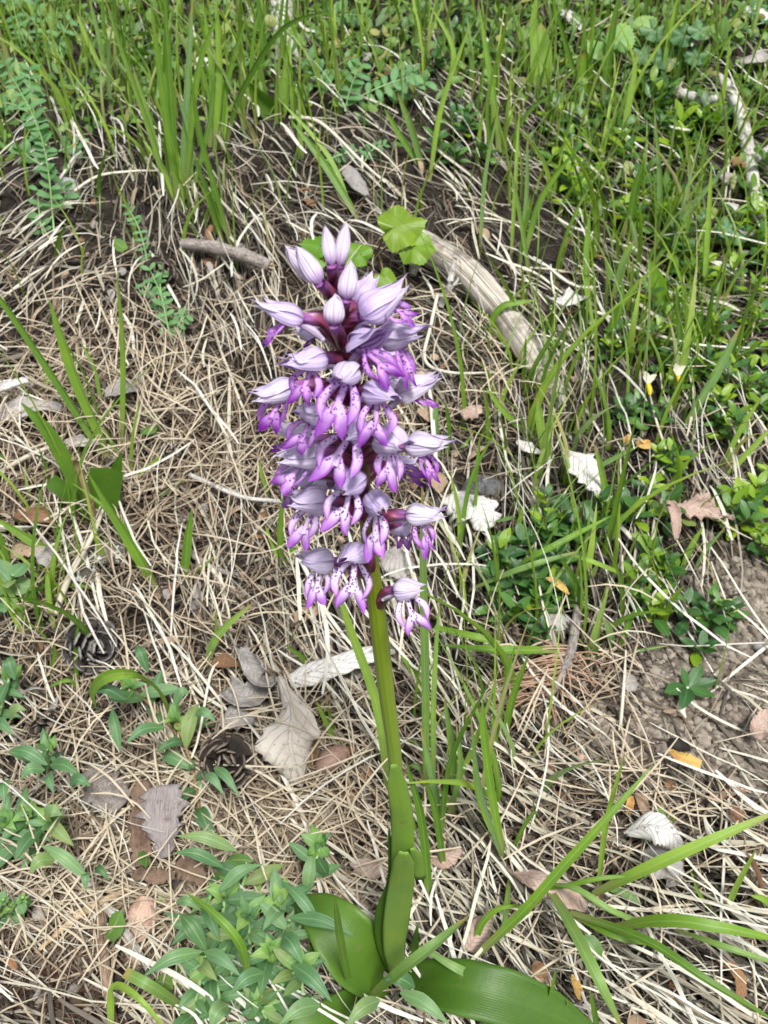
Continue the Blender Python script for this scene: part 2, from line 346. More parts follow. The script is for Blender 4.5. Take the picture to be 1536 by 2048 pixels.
def m_ground():
    m, t = mk('forest_floor'); k = N(t); o = k.obj(); q = k.n('ShaderNodeAttribute', attribute_name='soil')
    n1 = k.noise(o, 60, 8, .72); n2 = k.noise(o, 230, 6, .75); n3 = k.noise(o, 9, 4)
    hum = k.mix(k.step(n1, .35, .65), (.014, .0115, .0095), (.038, .031, .024)); hum = k.mix(k.math('MULTIPLY', k.step(n2, .55, .7), .5), hum, (.11, .088, .065))
    soil = k.mix(k.step(n1, .35, .65), (.13, .11, .088), (.26, .23, .19)); soil = k.mix(k.math('MULTIPLY', k.step(n2, .5, .62), .7), soil, (.09, .07, .055))
    red = k.mix(k.step(n2, .4, .6), (.05, .025, .018), (.11, .055, .036))
    sx = k.n('ShaderNodeSeparateXYZ'); k.l(q.outputs['Vector'], sx.inputs[0])
    c = k.mix(sx.outputs[0], hum, soil); c = k.mix(sx.outputs[1], c, red)
    k.out(c, .95, bump=k.math('ADD', n1, k.math('MULTIPLY', n2, .6)), bstr=.9, bdist=.0028, spec=.1); return m
M['ground'] = m_ground()
def m_crumb(name, a, b):
    m, t = mk(name); k = N(t); u, v, z, vec = k.uvw(); n1 = k.noise(k.obj(), 250, 4)
    c = k.mix(z, a, b); c = k.mix(k.math('MULTIPLY', n1, .6), c, k.mix(1, c, (.5, .45, .4), 'MULTIPLY')); k.out(c, .95, bump=n1, bstr=.6, bdist=.0006, spec=.1); return m
M['crumb'] = m_crumb('soil_crumb', (.12, .10, .08), (.34, .30, .25))
M['humus'] = m_crumb('humus_crumb', (.022, .017, .013), (.10, .072, .052))

# ------------------------------------------------------------------ ground: one sheet, fine near, coarse to the horizon
def axis(lo, hi, st, far):
    a = list(np.arange(lo, hi + st / 2, st)); s = st; b = hi; up_ = []
    while b < far: s *= 1.35; b += s; up_.append(b)
    s = st; b = lo; dn = []
    while b > -far: s *= 1.35; b -= s; dn.append(b)
    return np.array(dn[::-1] + a + up_)
gx, gy = axis(-.75, .75, .008, 60), axis(-.25, 1.7, .008, 60)
X, Y = np.meshgrid(gx, gy); Z = gz(X, Y)
px_ = FPX * X / np.maximum((Y * FW.y + (Z - CAM.z) * FW.z), .05) + 768
py_ = 1024 - FPX * (Y * UPV.y + (Z - CAM.z) * UPV.z) / np.maximum((Y * FW.y + (Z - CAM.z) * FW.z), .05)
def gsum(lst, px, py):
    s = 0 * px
    for x, y, sx, sy, a in lst: s = s + a * np.exp(-((px - x) / sx) ** 2 - ((py - y) / sy) ** 2)
    return s
SOIL = [(1410, 1390, 105, 125, 1.2), (1510, 1260, 80, 110, 1.1), (1340, 1470, 110, 60, .9), (1230, 1470, 70, 60, .7), (1510, 1500, 60, 120, .9), (1480, 1180, 60, 60, .6)]
RED = [(130, 2010, 130, 70, 1.3), (60, 1960, 80, 60, .9)]
soil = np.clip(gsum(SOIL, px_, py_), 0, 1); red = np.clip(gsum(RED, px_, py_), 0, 1)
cl = rng.normal(0, .0016, X.shape) * (np.abs(X) < .8) * (Y < 1.8)
Z = Z + cl * (1 - .75 * soil)
nx, ny = len(gx), len(gy); idx = np.arange(nx * ny).reshape(ny, nx)
F = np.stack([idx[:-1, :-1], idx[:-1, 1:], idx[1:, 1:], idx[1:, :-1]], -1).reshape(-1, 4)
def np_mesh(name, verts, faces, mat, uvw=None, smooth=True):
    me = bpy.data.meshes.new(name); nf, k = faces.shape
    me.vertices.add(len(verts)); me.vertices.foreach_set('co', np.asarray(verts, np.float32).ravel())
    me.loops.add(nf * k); me.loops.foreach_set('vertex_index', faces.astype(np.int32).ravel())
    me.polygons.add(nf); me.polygons.foreach_set('loop_start', np.arange(0, nf * k, k, dtype=np.int32)); me.polygons.foreach_set('loop_total', np.full(nf, k, np.int32))
    if smooth: me.polygons.foreach_set('use_smooth', np.ones(nf, bool))
    if uvw is not None: a = me.attributes.new('uvw', 'FLOAT_VECTOR', 'POINT'); a.data.foreach_set('vector', np.asarray(uvw, np.float32).ravel())
    me.update(calc_edges=True); me.materials.append(mat); return me
gm = np_mesh('ground', np.stack([X, Y, Z], -1).reshape(-1, 3), F, M['ground'])
a = gm.attributes.new('soil', 'FLOAT_VECTOR', 'POINT'); a.data.foreach_set('vector', np.stack([soil, red, 0 * red], -1).reshape(-1).astype(np.float32))
tag(link('ground', gm), 'sloping brown forest floor under the litter', kind='structure')

# ------------------------------------------------------------------ litter nobody could count
FLOW = [(150, 480, -40), (60, 550, -30), (300, 550, 82), (420, 600, 70), (200, 640, 85), (480, 680, 75), (600, 350, 25), (700, 350, 28), (500, 390, 62), (850, 380, 50), (950, 450, 35), (1000, 560, 42),
        (1080, 760, 75), (1150, 820, 75), (1000, 300, 60), (1100, 250, 40), (1250, 300, 25), (1100, 650, 38), (1230, 900, 82), (1350, 880, 70), (1060, 500, 30), (1400, 400, 30), (1450, 640, 15),
        (950, 1150, 70), (900, 1300, 62), (1000, 1250, 75), (900, 1420, 40), (1000, 1500, 35), (1150, 1600, 35), (1250, 1700, 35), (1400, 1900, 28), (1050, 1880, 50), (950, 1750, 55), (1250, 2000, 40),
        (350, 1250, 75), (420, 1200, 80), (250, 1400, 40), (450, 1650, 48), (500, 1900, 40), (100, 1900, 25), (100, 850, 10), (250, 250, 60), (800, 150, 40), (1450, 150, 40)]
def flow(px, py):
    cx = 0 * px; sy = 0 * px
    for x, y, a in FLOW:
        g = np.exp(-((px - x) ** 2 + (py - y) ** 2) / (2 * 95 ** 2)) + 1e-7; cx = cx + g * math.cos(2 * R(a)); sy = sy + g * math.sin(2 * R(a))
    return .5 * np.arctan2(sy, cx)
def sample(n, dens, mx=0.05):
    out = [[], []]; tot = 0
    while tot < n:
        px = rng.uniform(-640, 2176, n * 3); py = rng.uniform(-330, 2230, n * 3)
        k = rng.uniform(0, 1, n * 3) < np.clip(dens(px, py), 0, 1); out[0].append(px[k]); out[1].append(py[k]); tot += k.sum()
    return np.concatenate(out[0])[:n], np.concatenate(out[1])[:n]
def scatter(name, label, px, py, ang, length, width, lift, arch, bend, tilt, mat, K=6, roll=.5, fold=.35, taper=.5, prnd=None):
    n = len(px); x0, y0 = at_v(px, py); x1, y1 = at_v(px + 6 * np.cos(ang), py + 6 * np.sin(ang))
    dx, dy = x1 - x0, y1 - y0; l = np.hypot(dx, dy) + 1e-9; dx /= l; dy /= l
    t = np.linspace(-.5, .5, K)[None]; c = lambda q: q[:, None]
    kink = rng.normal(0, .005, (n, K)).cumsum(1) * c(length)
    off = c(bend * length) * (t * t * 4 - 1) + kink
    x = c(x0) + c(dx * length) * t - c(dy) * off; y = c(y0) + c(dy * length) * t + c(dx) * off
    z = gz(x, y) + np.maximum(c(lift) + c(arch * length) * (1 - 4 * t * t) + c(tilt * length) * t, .0006)
    P = np.stack([x, y, z], -1); T = np.gradient(P, axis=1); T /= np.linalg.norm(T, axis=2, keepdims=True)
    Nn = np.broadcast_to(np.array(GN)[None, None], P.shape); S = np.cross(T, Nn); S /= np.linalg.norm(S, axis=2, keepdims=True) + 1e-9; Mm = np.cross(S, T)
    ra = (rng.normal(0, roll, n))[:, None, None]; S, Mm = S * np.cos(ra) + Mm * np.sin(ra), Mm * np.cos(ra) - S * np.sin(ra)
    hw = (c(width) * (1 - taper * np.abs(t * 2) ** 3) * .5)[..., None]
    Vv = np.stack([P - S * hw, P + Mm * hw * fold * 2, P + S * hw], 2)
    rr = rng.uniform(0, .999, n) if prnd is None else prnd
    A = np.zeros(Vv.shape); A[..., 0] = np.array([-1, 0, 1])[None, None]; A[..., 1] = (t[0] + .5)[None, :, None]; A[..., 2] = rr[:, None, None]
    base = np.arange(n)[:, None, None] * (K * 3); i = np.arange(K - 1)[None, :, None] * 3; j = np.arange(2)[None, None]
    a0 = base + i + j; f = np.stack([a0, a0 + 1, a0 + 4, a0 + 3], -1).reshape(-1, 4)
    return tag(link(name, np_mesh(name, Vv.reshape(-1, 3), f, mat, A.reshape(-1, 3))), label, kind='stuff')
GREEN = [(-300, 60, 420, 200, .8), (1850, 200, 350, 300, .7), (300, 60, 420, 150, 1.), (150, 200, 170, 130, .8), (700, 120, 200, 110, .9), (1300, 350, 230, 230, .5), (1400, 750, 170, 160, .5), (1300, 80, 260, 110, .9), (1060, 80, 150, 110, .6), (1090, 1120, 120, 110, .7), (1320, 1100, 140, 80, .5), (480, 1900, 220, 170, .45)]
NEEDLE = [(350, 900, 280, 200, 1), (100, 850, 180, 160, .8), (200, 1800, 260, 180, 1), (600, 1600, 200, 200, .8), (250, 1450, 250, 200, .6), (820, 850, 150, 200, .6), (950, 700, 120, 120, .5), (1250, 1600, 200, 150, .6), (1160, 1360, 120, 110, .8)]
def clump(px, py): return np.clip(.4 * (py < 760) + .62 + .5 * (np.sin(px / 31 + 1.7 * np.sin(py / 47)) * np.sin(py / 27 + 1.3 * np.sin(px / 39 + 2)) + .7 * np.sin(px / 71 + py / 58 + 1) * np.sin(py / 83 - px / 64)), .08, 1)
LOGX = [(840, 495, 30, 26, 1), (900, 525, 34, 26, 1), (960, 575, 34, 28, 1), (1010, 635, 30, 30, 1), (1045, 695, 26, 30, .8)]
def d_straw(px, py): return (1 - .93 * np.clip(gsum(LOGX, px, py), 0, 1)) * clump(px, py) * np.clip(1.0 - .5 * np.clip(gsum(GREEN, px, py), 0, 1) - .8 * np.clip(gsum(NEEDLE, px, py), 0, 1) - .82 * np.clip(gsum(SOIL, px, py), 0, .95) - .8 * gsum(RED, px, py), .05, 1)
def d_needle(px, py): return clump(py + 200, px) * np.clip(.12 + gsum(NEEDLE, px, py) - .6 * np.clip(gsum(SOIL, px, py), 0, 1) - .3 * np.clip(gsum(GREEN, px, py), 0, 1) - .5 * gsum(RED, px, py), .03, 1)
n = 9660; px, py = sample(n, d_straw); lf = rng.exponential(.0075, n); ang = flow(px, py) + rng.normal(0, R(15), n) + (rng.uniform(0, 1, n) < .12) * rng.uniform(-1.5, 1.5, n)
scatter('dry_straw', 'pale dead grass straws lying all over the slope', px, py, ang, rng.gamma(6, .0135, n).clip(.03, .19) * np.where(py < 760, .72, .92), rng.gamma(3.2, .00043, n).clip(.0006, .0032), lf, rng.normal(.03, .035, n).clip(-.02, .13), rng.normal(0, .055, n), rng.normal(0, .08, n), M['straw'], K=8, fold=.13, roll=.6, prnd=np.clip(.1 + lf / .014 * .62 + rng.normal(0, .2, n), 0, .99))  # low straws coloured darker: decayed tone, plus shade of the gaps painted in
n = 4140; px, py = sample(n, lambda a, b: .25 + .75 * d_straw(a, b)); ang = flow(px, py) + rng.normal(0, R(50), n)
scatter('broken_straw', 'short grey-brown broken straw bits under the long straws', px, py, ang, rng.uniform(.015, .06, n), rng.gamma(6, .0002, n).clip(.0005, .0028), rng.exponential(.0025, n), rng.normal(.02, .04, n), rng.normal(0, .1, n), rng.normal(0, .05, n), M['straw'], K=4, prnd=np.clip(rng.gamma(2, .09, n), 0, .99))
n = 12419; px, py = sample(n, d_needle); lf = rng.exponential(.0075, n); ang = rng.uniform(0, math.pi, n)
scatter('pine_needle_litter', 'brown fallen pine needles strewn in every direction', px, py, ang, rng.uniform(.02, .065, n), rng.uniform(.0007, .0015, n), lf, rng.normal(.03, .04, n), rng.normal(0, .05, n), rng.normal(0, .1, n), M['needle'], K=5, fold=.6, prnd=np.clip(.05 + lf / .014 * .6 + rng.normal(0, .22, n), 0, .99))  # needle colour also darkens near the ground, painting in shade between the layers
n = 900; px, py = sample(n, lambda a, b: .35 + .65 * d_needle(a, b))
for k_, mt_ in ((0, 'dl_tan'), (1, 'dl_brown'), (2, 'dl_grey')):
    q = slice(k_ * 300, k_ * 300 + 300); scatter('leaf_litter', 'small %s scraps of dead leaf and bark in the litter' % ('tan', 'dark brown', 'grey')[k_], px[q], py[q], rng.uniform(0, 6.28, 300), rng.gamma(4, .0026, 300).clip(.004, .026), rng.gamma(4, .0016, 300).clip(.002, .013), rng.exponential(.005, 300) + .001, rng.normal(.05, .15, 300), rng.normal(0, .2, 300), rng.normal(0, .3, 300), M[mt_], K=5, roll=.5, fold=.12, taper=.75)
# soil crumbs and humus bits (small angular lumps)
def crumbs(name, label, n, dens, smin, smax, mat, lift=.3):
    px, py = sample(n, dens); x, y = at_v(px, py); s = rng.uniform(0, 1, n) ** 4.5 * (smax - smin) + smin
    base = np.array([[1, 0, 0], [-1, 0, 0], [0, 1, 0], [0, -1, 0], [0, 0, 1], [0, 0, -1], [.6, .6, .6], [-.6, .6, .6], [.6, -.6, .6], [-.6, -.6, .6], [.6, .6, -.6], [-.6, .6, -.6], [.6, -.6, -.6], [-.6, -.6, -.6]], float)
    fs = np.array([[0, 6, 8], [0, 10, 6], [0, 12, 10], [0, 8, 12], [1, 9, 7], [1, 7, 11], [1, 11, 13], [1, 13, 9], [2, 7, 6], [2, 6, 10], [2, 10, 11], [2, 11, 7], [3, 8, 9], [3, 12, 8], [3, 13, 12], [3, 9, 13], [4, 6, 7], [4, 7, 9], [4, 9, 8], [4, 8, 6], [5, 11, 10], [5, 13, 11], [5, 12, 13], [5, 10, 12]])
    P = base[None] * (1 + rng.normal(0, .36, (n, 14, 1)).clip(-.6, .7)) * s[:, None, None] * np.stack([rng.uniform(.6, 1.2, n), rng.uniform(.6, 1.2, n), rng.uniform(.5, .9, n)], -1)[:, None]
    a = rng.uniform(0, 6.28, n); ca, sa = np.cos(a)[:, None], np.sin(a)[:, None]
    P = np.stack([P[..., 0] * ca - P[..., 1] * sa + x[:, None], P[..., 0] * sa + P[..., 1] * ca + y[:, None], P[..., 2] + (gz(x, y) + s * lift)[:, None]], -1)
    A = np.zeros(P.shape); A[..., 2] = rng.uniform(0, 1, n)[:, None]
    f = (np.arange(n)[:, None, None] * 14 + fs[None]).reshape(-1, 3)
    return tag(link(name, np_mesh(name, P.reshape(-1, 3), f, mat, A.reshape(-1, 3), smooth=False)), label, kind='stuff')
crumbs('soil_crumbs', 'grey-brown crumbs of dry soil on the bare patch', 24000, lambda a, b: np.clip(gsum(SOIL, a, b), 0, 1) + .01, .0006, .0046, M['crumb'])
crumbs('humus', 'dark humus crumbs and rotten bits among the litter', 17000, lambda a, b: .2 + 3 * gsum(RED, a, b), .0008, .0045, M['humus'])
crumbs('bark_debris', 'dark bits of bark and cone scale among the needles', 1100, lambda a, b: clump(b, a + 100) * gsum([(150, 1350, 260, 260, 1), (450, 1400, 150, 150, .8), (120, 1120, 160, 100, .9), (300, 560, 150, 90, .5), (300, 1750, 300, 200, .5)], a, b) + .02, .0012, .009, M['cone'])
# green cover and thin grass
def d_green(a, b): return np.clip(gsum(GREEN, a, b) - .1, .004, 1)
n = 4140; px, py = sample(n, lambda a, b: d_green(a, b) * np.clip(1.25 - (b - 60) / 330, .2, 1))
scatter('ground_cover', 'small green herb leaves carpeting the slope between the grasses', px, py, rng.uniform(0, 6.28, n), rng.uniform(.008, .021, n), rng.gamma(5, .0013, n).clip(.002, .013), rng.uniform(.002, .03, n), rng.normal(0, .1, n), rng.normal(0, .1, n), rng.normal(.1, .45, n), M['cover'], K=5, roll=.6, fold=.12, taper=1.0)
def d_grass(a, b): return np.clip(gsum([(330, 120, 330, 170, 1), (1150, 200, 280, 220, .75), (700, 60, 240, 90, .8), (1350, 600, 180, 220, .7), (1080, 800, 130, 200, .45), (960, 1500, 120, 160, .25), (100, 1200, 100, 120, .3), (1380, 60, 200, 90, .6), (300, 480, 200, 120, .14), (1150, 1180, 160, 120, .3), (950, 2000, 200, 90, -1), (650, 1860, 110, 80, -1), (930, 560, 70, 60, -.6)], a, b) + gsum([(-300, 100, 350, 250, .7), (1900, 250, 300, 300, .7)], a, b), .0, 1)
n = 2415; px, py = sample(n, d_grass); x0, y0 = at_v(px, py); mb_v, mb_a = [], []
L = rng.gamma(5, .016, n).clip(.03, .2); az = rng.uniform(0, 6.28, n); ln = rng.uniform(.05, .7, n); K = 7; t = np.linspace(0, 1, K)[None]
hx = (ln * L)[:, None] * t ** 2; x = x0[:, None] + np.cos(az)[:, None] * hx; y = y0[:, None] + np.sin(az)[:, None] * hx; z = gz(x0, y0)[:, None] + L[:, None] * (t - .25 * ln[:, None] * t ** 2)
P = np.stack([x, y, z], -1); fa = rng.uniform(0, 6.28, n); S = np.stack([np.cos(fa), np.sin(fa), 0 * fa], -1)[:, None]; hw = (rng.gamma(4, .00036, n).clip(.0006, .0032)[:, None] * (1 - t ** 2.2) + .0001)[..., None]
fd = np.stack([-np.sin(fa), np.cos(fa), 0 * fa], -1)[:, None]
Vv = np.stack([P - S * hw, P + fd * hw * .5, P + S * hw], 2); A = np.zeros(Vv.shape); A[..., 0] = np.array([-1, 0, 1]); A[..., 1] = t[0][None, :, None]; A[..., 2] = rng.uniform(0, .99, n)[:, None, None]
a0 = np.arange(n)[:, None, None] * (K * 3) + np.arange(K - 1)[None, :, None] * 3 + np.arange(2)[None, None]
tag(link('meadow_grass', np_mesh('meadow_grass', Vv.reshape(-1, 3), np.stack([a0, a0 + 1, a0 + 4, a0 + 3], -1).reshape(-1, 4), M['grass_far'], A.reshape(-1, 3))), 'thin green grass growing through the straw', kind='stuff')

# ------------------------------------------------------------------ the orchid
OB = at(787, 1958)
orchid = thing('orchid', 'tall orchid spike with pale lilac hooded flowers and spotted purple lips', 'orchid', OB)
SP = [(787, 1958), (797, 1850), (800, 1720), (795, 1600), (788, 1500), (775, 1400), (762, 1290), (750, 1190), (738, 1090), (729, 1000), (726, 930), (716, 830), (700, 750), (685, 680), (676, 610), (668, 550), (664, 515)]
S3 = [up(OB, x, y) for x, y in SP]
def stem_at(py):
    for (a, b), pa, pb in zip(zip(SP, SP[1:]), S3, S3[1:]):
        if b[1] <= py <= a[1]: return pa.lerp(pb, (a[1] - py) / (a[1] - b[1]))
    return S3[-1] if py < SP[-1][1] else S3[0]
srad_px = [26, 24, 24, 26, 29, 32, 35, 34, 31, 26, 27, 24, 23, 22, 22, 20, 12]
mb = MB(); tube(mb, S3, [pxw(w_ * .5, p) for w_, p in zip(srad_px, S3)], sides=16, n=64, wob=.02); mb.build('stem', M['stem'], orchid)
# sheathing and basal leaves
def pl(lst): return [at_d(x, y, d) for x, y, d in lst]
def oleaf(name, pts, wpx, nrm, mat, fold=.0, curl=0.0, n=24, nu=5, wav=.05, twist=(0, 0)):
    mb = MB(); ribbon(mb, pts, [pxw(q * .5, pts[min(i * len(pts) // len(wpx), len(pts) - 1)]) for i, q in enumerate(wpx)], nrm, nu=nu, n=n, fold=fold, curl=curl, wav=wav, twist=twist)
    o = mb.build(name, M[mat], orchid); sm = o.modifiers.new('thickness', 'SOLIDIFY'); sm.thickness = .0006; return o
toC = -FW
def sd(y): return depth(stem_at(y))
oleaf('leaf', pl([(802, 1800, sd(1800) - .008), (805, 1720, sd(1720) - .009), (804, 1640, sd(1640) - .0085), (796, 1580, sd(1580) - .0075), (787, 1530, sd(1530) - .006)]), [38, 46, 47, 45, 40, 12], toC, 'sheath', curl=-.4, twist=(.25, -.15), wav=.08)
oleaf('leaf', pl([(798, 1960, sd(1950) - .006), (790, 1900, sd(1900) - .012), (795, 1830, sd(1830) - .015), (803, 1770, sd(1770) - .017), (806, 1735, sd(1735) - .020), (807, 1706, sd(1706) - .022)]), [28, 44, 53, 53, 50, 46, 20], toC, 'sheath', curl=-.5, twist=(-.2, .2), wav=.09)
oleaf('leaf', pl([(842, 1760, sd(1760) - .012), (836, 1735, sd(1735) - .014), (832, 1712, sd(1712) - .016), (824, 1698, sd(1698) - .017)]), [22, 30, 26, 8], toC, 'sheath', curl=-.5, n=10, nu=3)
oleaf('leaf', pl([(795, 1965, sd(1950) - .002), (770, 1890, sd(1890) - .004), (768, 1830, sd(1830) - .004), (782, 1760, sd(1760) - .002), (778, 1660, sd(1660) - .001)]), [26, 38, 38, 16, 5], toC, 'orchid', curl=-.5)
oleaf('leaf', pl([(815, 1960, sd(1950)), (828, 1900, sd(1900) + .004), (835, 1850, sd(1850) + .004)]), [30, 20, 4], toC, 'orchid', curl=-.5)
oleaf('leaf', [at(785, 1965, .004), at(735, 1935, .03), at(690, 1880, .044), at(640, 1825, .046), at(585, 1795, .03)], [40, 100, 128, 118, 76, 6], GN, 'orchid', curl=.45, wav=.16)
oleaf('leaf', [at(800, 1968, .004), at(880, 1968, .04), at(970, 1985, .055), at(1080, 2020, .055), at(1230, 2090, .03)], [42, 88, 108, 108, 86, 6], GN, 'orchid', curl=.4, wav=.15)
oleaf('leaf', [at(770, 1975, .003), at(690, 2010, .025), at(610, 2060, .03), at(500, 2110, .02)], [36, 54, 60, 8], GN, 'orchid', curl=.5)

def hood(mb, B, T, u, Rr, open_=True, rnd=.5, jag=.5):
    a = T - B; L = a.length; a.normalize(); u = (u - a * u.dot(a)).normalized(); s = a.cross(u)
    sep = [(0, 60, 1.0), (66, 54, .95), (-66, 54, .95)] if open_ else [(0, 64, 1.0), (120, 64, .97), (-120, 64, .97)]
    for f0, hf, ll in sep:
        rows, ats = [], []; n, m = 14, 6; p1, p2, ll = random.uniform(0, 6), random.uniform(0, 6), ll * random.uniform(.93, 1.05)
        for i in range(n + 1):
            t = i / n; f = math.sin(math.pi * max(t, .002) ** .6) ** .7 * (1 - t) ** .1 * 1.0 + .02 * (1 - t)
            if not open_: f = 1.6 * math.sqrt(max(t, .0008)) * (1 - t) ** .72 + .03 * (1 - t)
            g = 1.0 if t < .5 else max(0.02, 1 - ((t - .5) / .5) ** 3.2); r, at_ = [], []
            for j in range(-m, m + 1):
                uu = j / m; ph = R(f0 + uu * hf * g) ; rr = Rr * f * (1.0 + .012 * (1 if f0 == 0 else 0)) * (1 + .05 * abs(uu) - .08 * math.exp(-(uu * 5) ** 2) + .045 * math.sin(4.5 * t + 2.6 * uu + p1) + .025 * math.sin(11 * t - 4 * uu + p2))
                lift = jag * .15 * L * t ** 6 + .025 * L * math.sin(t * 7 + f0)
                fl = jag * (.34 * Rr * max(0, t - .72) / .28) if f0 else 0
                p = B + a * (t * L * ll * (1 - .06 * uu * uu)) + u * (math.cos(ph) * rr * .92 + lift * (1 if f0 == 0 else .55)) + s * (math.sin(ph) * rr + math.copysign(fl, f0) * (1 if f0 else 0))
                r.append(p); at_.append((uu, t, rnd))
            rows.append(r); ats.append(at_)
        mb.grid(rows, ats)
def lip(mb, A, E, nrm, dark, wide=1.0):
    d = E - A; L = d.length; d.normalize(); nrm = nrm.normalized() + V((random.gauss(0, .34), random.gauss(0, .15), random.gauss(0, .2))); nrm = (nrm - d * nrm.dot(d)).normalized(); w_ = nrm.cross(d)
    z = lambda y, x: (.10 * math.sin(min(y, 1) * 2.6) - .22 * x * x)
    def lobe(pts, hw, pur, dz):
        q = [A + w_ * (x * L * wide + random.uniform(-.015, .015) * L) + d * (y * L) + nrm * ((z(y, x) + dz) * L) for x, y in pts]
        ribbon(mb, q, [h * L * wide for h in hw], nrm, nu=3, n=12, rnd=dark, curl=random.uniform(-1.1, -.3), twist=(random.gauss(0, .15), random.gauss(0, .6)), vf=lambda t, u: lin(pur, t), wav=.12)
    lobe([(0, -.08), (0, .2), (0, .42), (0, .66)], [.085, .07, .075, .11], [.0, 0, .05, .35], 0)
    for sg in (-1, 1):
        k = random.uniform(.72, 1.22); k2 = random.uniform(.9, 1.08)
        lobe([(sg * .06, .02), (sg * .22 * k, .22), (sg * .33 * k, .47 * k2), (sg * random.uniform(.2, .34) * k, .78 * k2)], [.045, .065, .08, .095, .10, .085, .01], [.1, .2, .5, .9], .015)
        lobe([(sg * .03, .48), (sg * .14 * k, .74), (sg * .27 * k, 1.04 * k2)], [.055, .09, .125, .142, .135, .10, .01], [.15, .45, .8, 1.1], -.012)
    lobe([(0, .62), (0, .78)], [.03, .02, .004], [.5, 1], .0)
# base, tip, lip end (px); depth steps towards the camera at base and tip; radius (px); lip facing; dark
FL = [
 ((608, 640), (506, 613), (530, 690), .006, .008, 40, .25, .85), ((708, 700), (772, 668), (790, 762), .012, .026, 40, .7, 1.0), ((762, 672), (857, 672), (822, 782), -.004, .004, 44, .15, .9),
 ((648, 718), (566, 738), (598, 812), .012, .022, 40, .75, .6), ((704, 738), (668, 778), (662, 868), .016, .030, 36, 1, .35), ((738, 782), (800, 806), (742, 893), .016, .028, 37, 1, .4),
 ((795, 790), (886, 762), (875, 818), -.002, .004, 44, .2, .8), ((590, 770), (508, 804), (540, 868), .0, .006, 40, .5, .65), ((640, 830), (588, 832), (585, 905), .008, .016, 34, .7, .7),
 ((712, 842), (672, 886), (648, 966), .016, .030, 38, 1, .3), ((762, 872), (816, 904), (772, 980), .016, .028, 38, 1, .35), ((812, 888), (906, 898), (868, 972), -.002, .004, 44, .15, .9),
 ((645, 905), (548, 925), (555, 985), .006, .014, 44, .5, .5), ((622, 945), (552, 968), (575, 1020), -.002, .006, 38, .35, .6), ((716, 952), (672, 996), (672, 1066), .016, .028, 38, 1, .25),
 ((652, 1000), (568, 1010), (596, 1098), .008, .014, 40, .7, .3), ((748, 996), (768, 1030), (755, 1118), .016, .030, 38, 1, .2), ((812, 1028), (896, 1038), (862, 1108), .002, .006, 36, .3, .75),
 ((666, 1122), (590, 1126), (632, 1212), .006, .012, 34, .7, .2), ((722, 1104), (682, 1128), (704, 1218), .014, .026, 34, 1, .12), ((790, 1180), (852, 1180), (838, 1268), .010, .016, 33, .8, .18),
 ((800, 1045), (790, 1068), (806, 1098), -.012, -.016, 34, .8, 1.0), ((640, 665), (600, 672), (606, 700), -.012, -.022, 34, .3, .9),
 ((690, 655), (735, 640), (760, 668), -.010, -.024, 36, .3, .95), ((660, 965), (620, 985), (640, 1010), -.012, -.024, 36, .3, .8), ((640, 880), (560, 862), (545, 900), -.008, -.018, 40, .4, .7),
 ((760, 780), (815, 770), (840, 800), -.014, -.026, 36, .3, .8), ((770, 930), (830, 930), (850, 965), -.014, -.024, 36, .2, .9), ((735, 720), (790, 715), (800, 745), -.014, -.03, 38, .2, .9)]
Zup = V((0, 0, 1))
for i, (b, t_, e, zb, zt, rp, face, dark) in enumerate(FL):
    D = sd(b[1]); B = at_d(*b, D - zb); T = at_d(*t_, D - zt); T = B + (T - B) * random.uniform(1.05, 1.18); Rr = pxw(rp * (.70 if face < .65 else .82), B); a = (T - B).normalized()
    mb = MB(); hood(mb, B, T, Zup + V((random.gauss(0, .25), random.gauss(0, .15), 0)), Rr * random.uniform(.86, 1.08), rnd=random.random(), jag=random.uniform(.5, 1.9)); fo = mb.build('flower', M['hood'], orchid)
    u = (Zup - a * Zup.dot(a)).normalized(); L = (T - B).length; sv = a.cross(u)
    for sg in ((-1, 1) if face < .78 else ()):
        mb = MB(); j1, j2 = random.uniform(.85, 1.05), random.uniform(.9, 1.45)
        ribbon(mb, [B + a * L * .35 + u * Rr * .5 + sv * sg * Rr * .45, B + a * L * .6 + u * Rr * .55 + sv * sg * Rr * .5, B + a * L * j1 * .8 + u * Rr * .62 + sv * sg * Rr * .42, B + a * L * j1 * .94 + u * Rr * j2 * .95 + sv * sg * Rr * .3], [Rr * .2, Rr * .26, Rr * .22, Rr * .13, Rr * .01], u, nu=2, n=10, curl=-.6, v=(.3, 1)); mb.build('petal', M['hood'], fo)
    A = B.lerp(T, .26) - u * Rr * .35
    E = at_d(*e, depth(A) - .001); mb = MB(); nn = (toC * face + a * (1 - face) + V((0, 0, .15)))
    lip(mb, A, E, nn, min(1, dark * 1.1 + (.32 if b[1] < 800 else .15 if b[1] < 910 else 0)), wide=1.0 if face > .4 else .85); mb.build('lip', M['lip'], fo)
    S = stem_at(b[1] + 38); mid = S.lerp(B, .5) + V((0, 0, .003)); mb = MB(); tube(mb, [S, mid, B.lerp(T, .05)], [.0017, .0024, .0022, .0014], sides=9, n=10); mb.build('ovary', M['ovary'], fo)
    mb = MB(); tube(mb, [B.lerp(T, .1) - u * .001, B - a * .003 - u * .0025, B - a * .0065 - u * .0045], [.0011, .0012, .0006], 8, 6); mb.build('spur', M['bud'], fo)
    mb = MB(); ribbon(mb, [S, S.lerp(mid, .5) + V((0, 0, -.002)), mid + V((0, 0, -.003))], [.0012, .0011, .0001], toC, n=5, fold=.3); mb.build('bract', M['ovary'], fo)
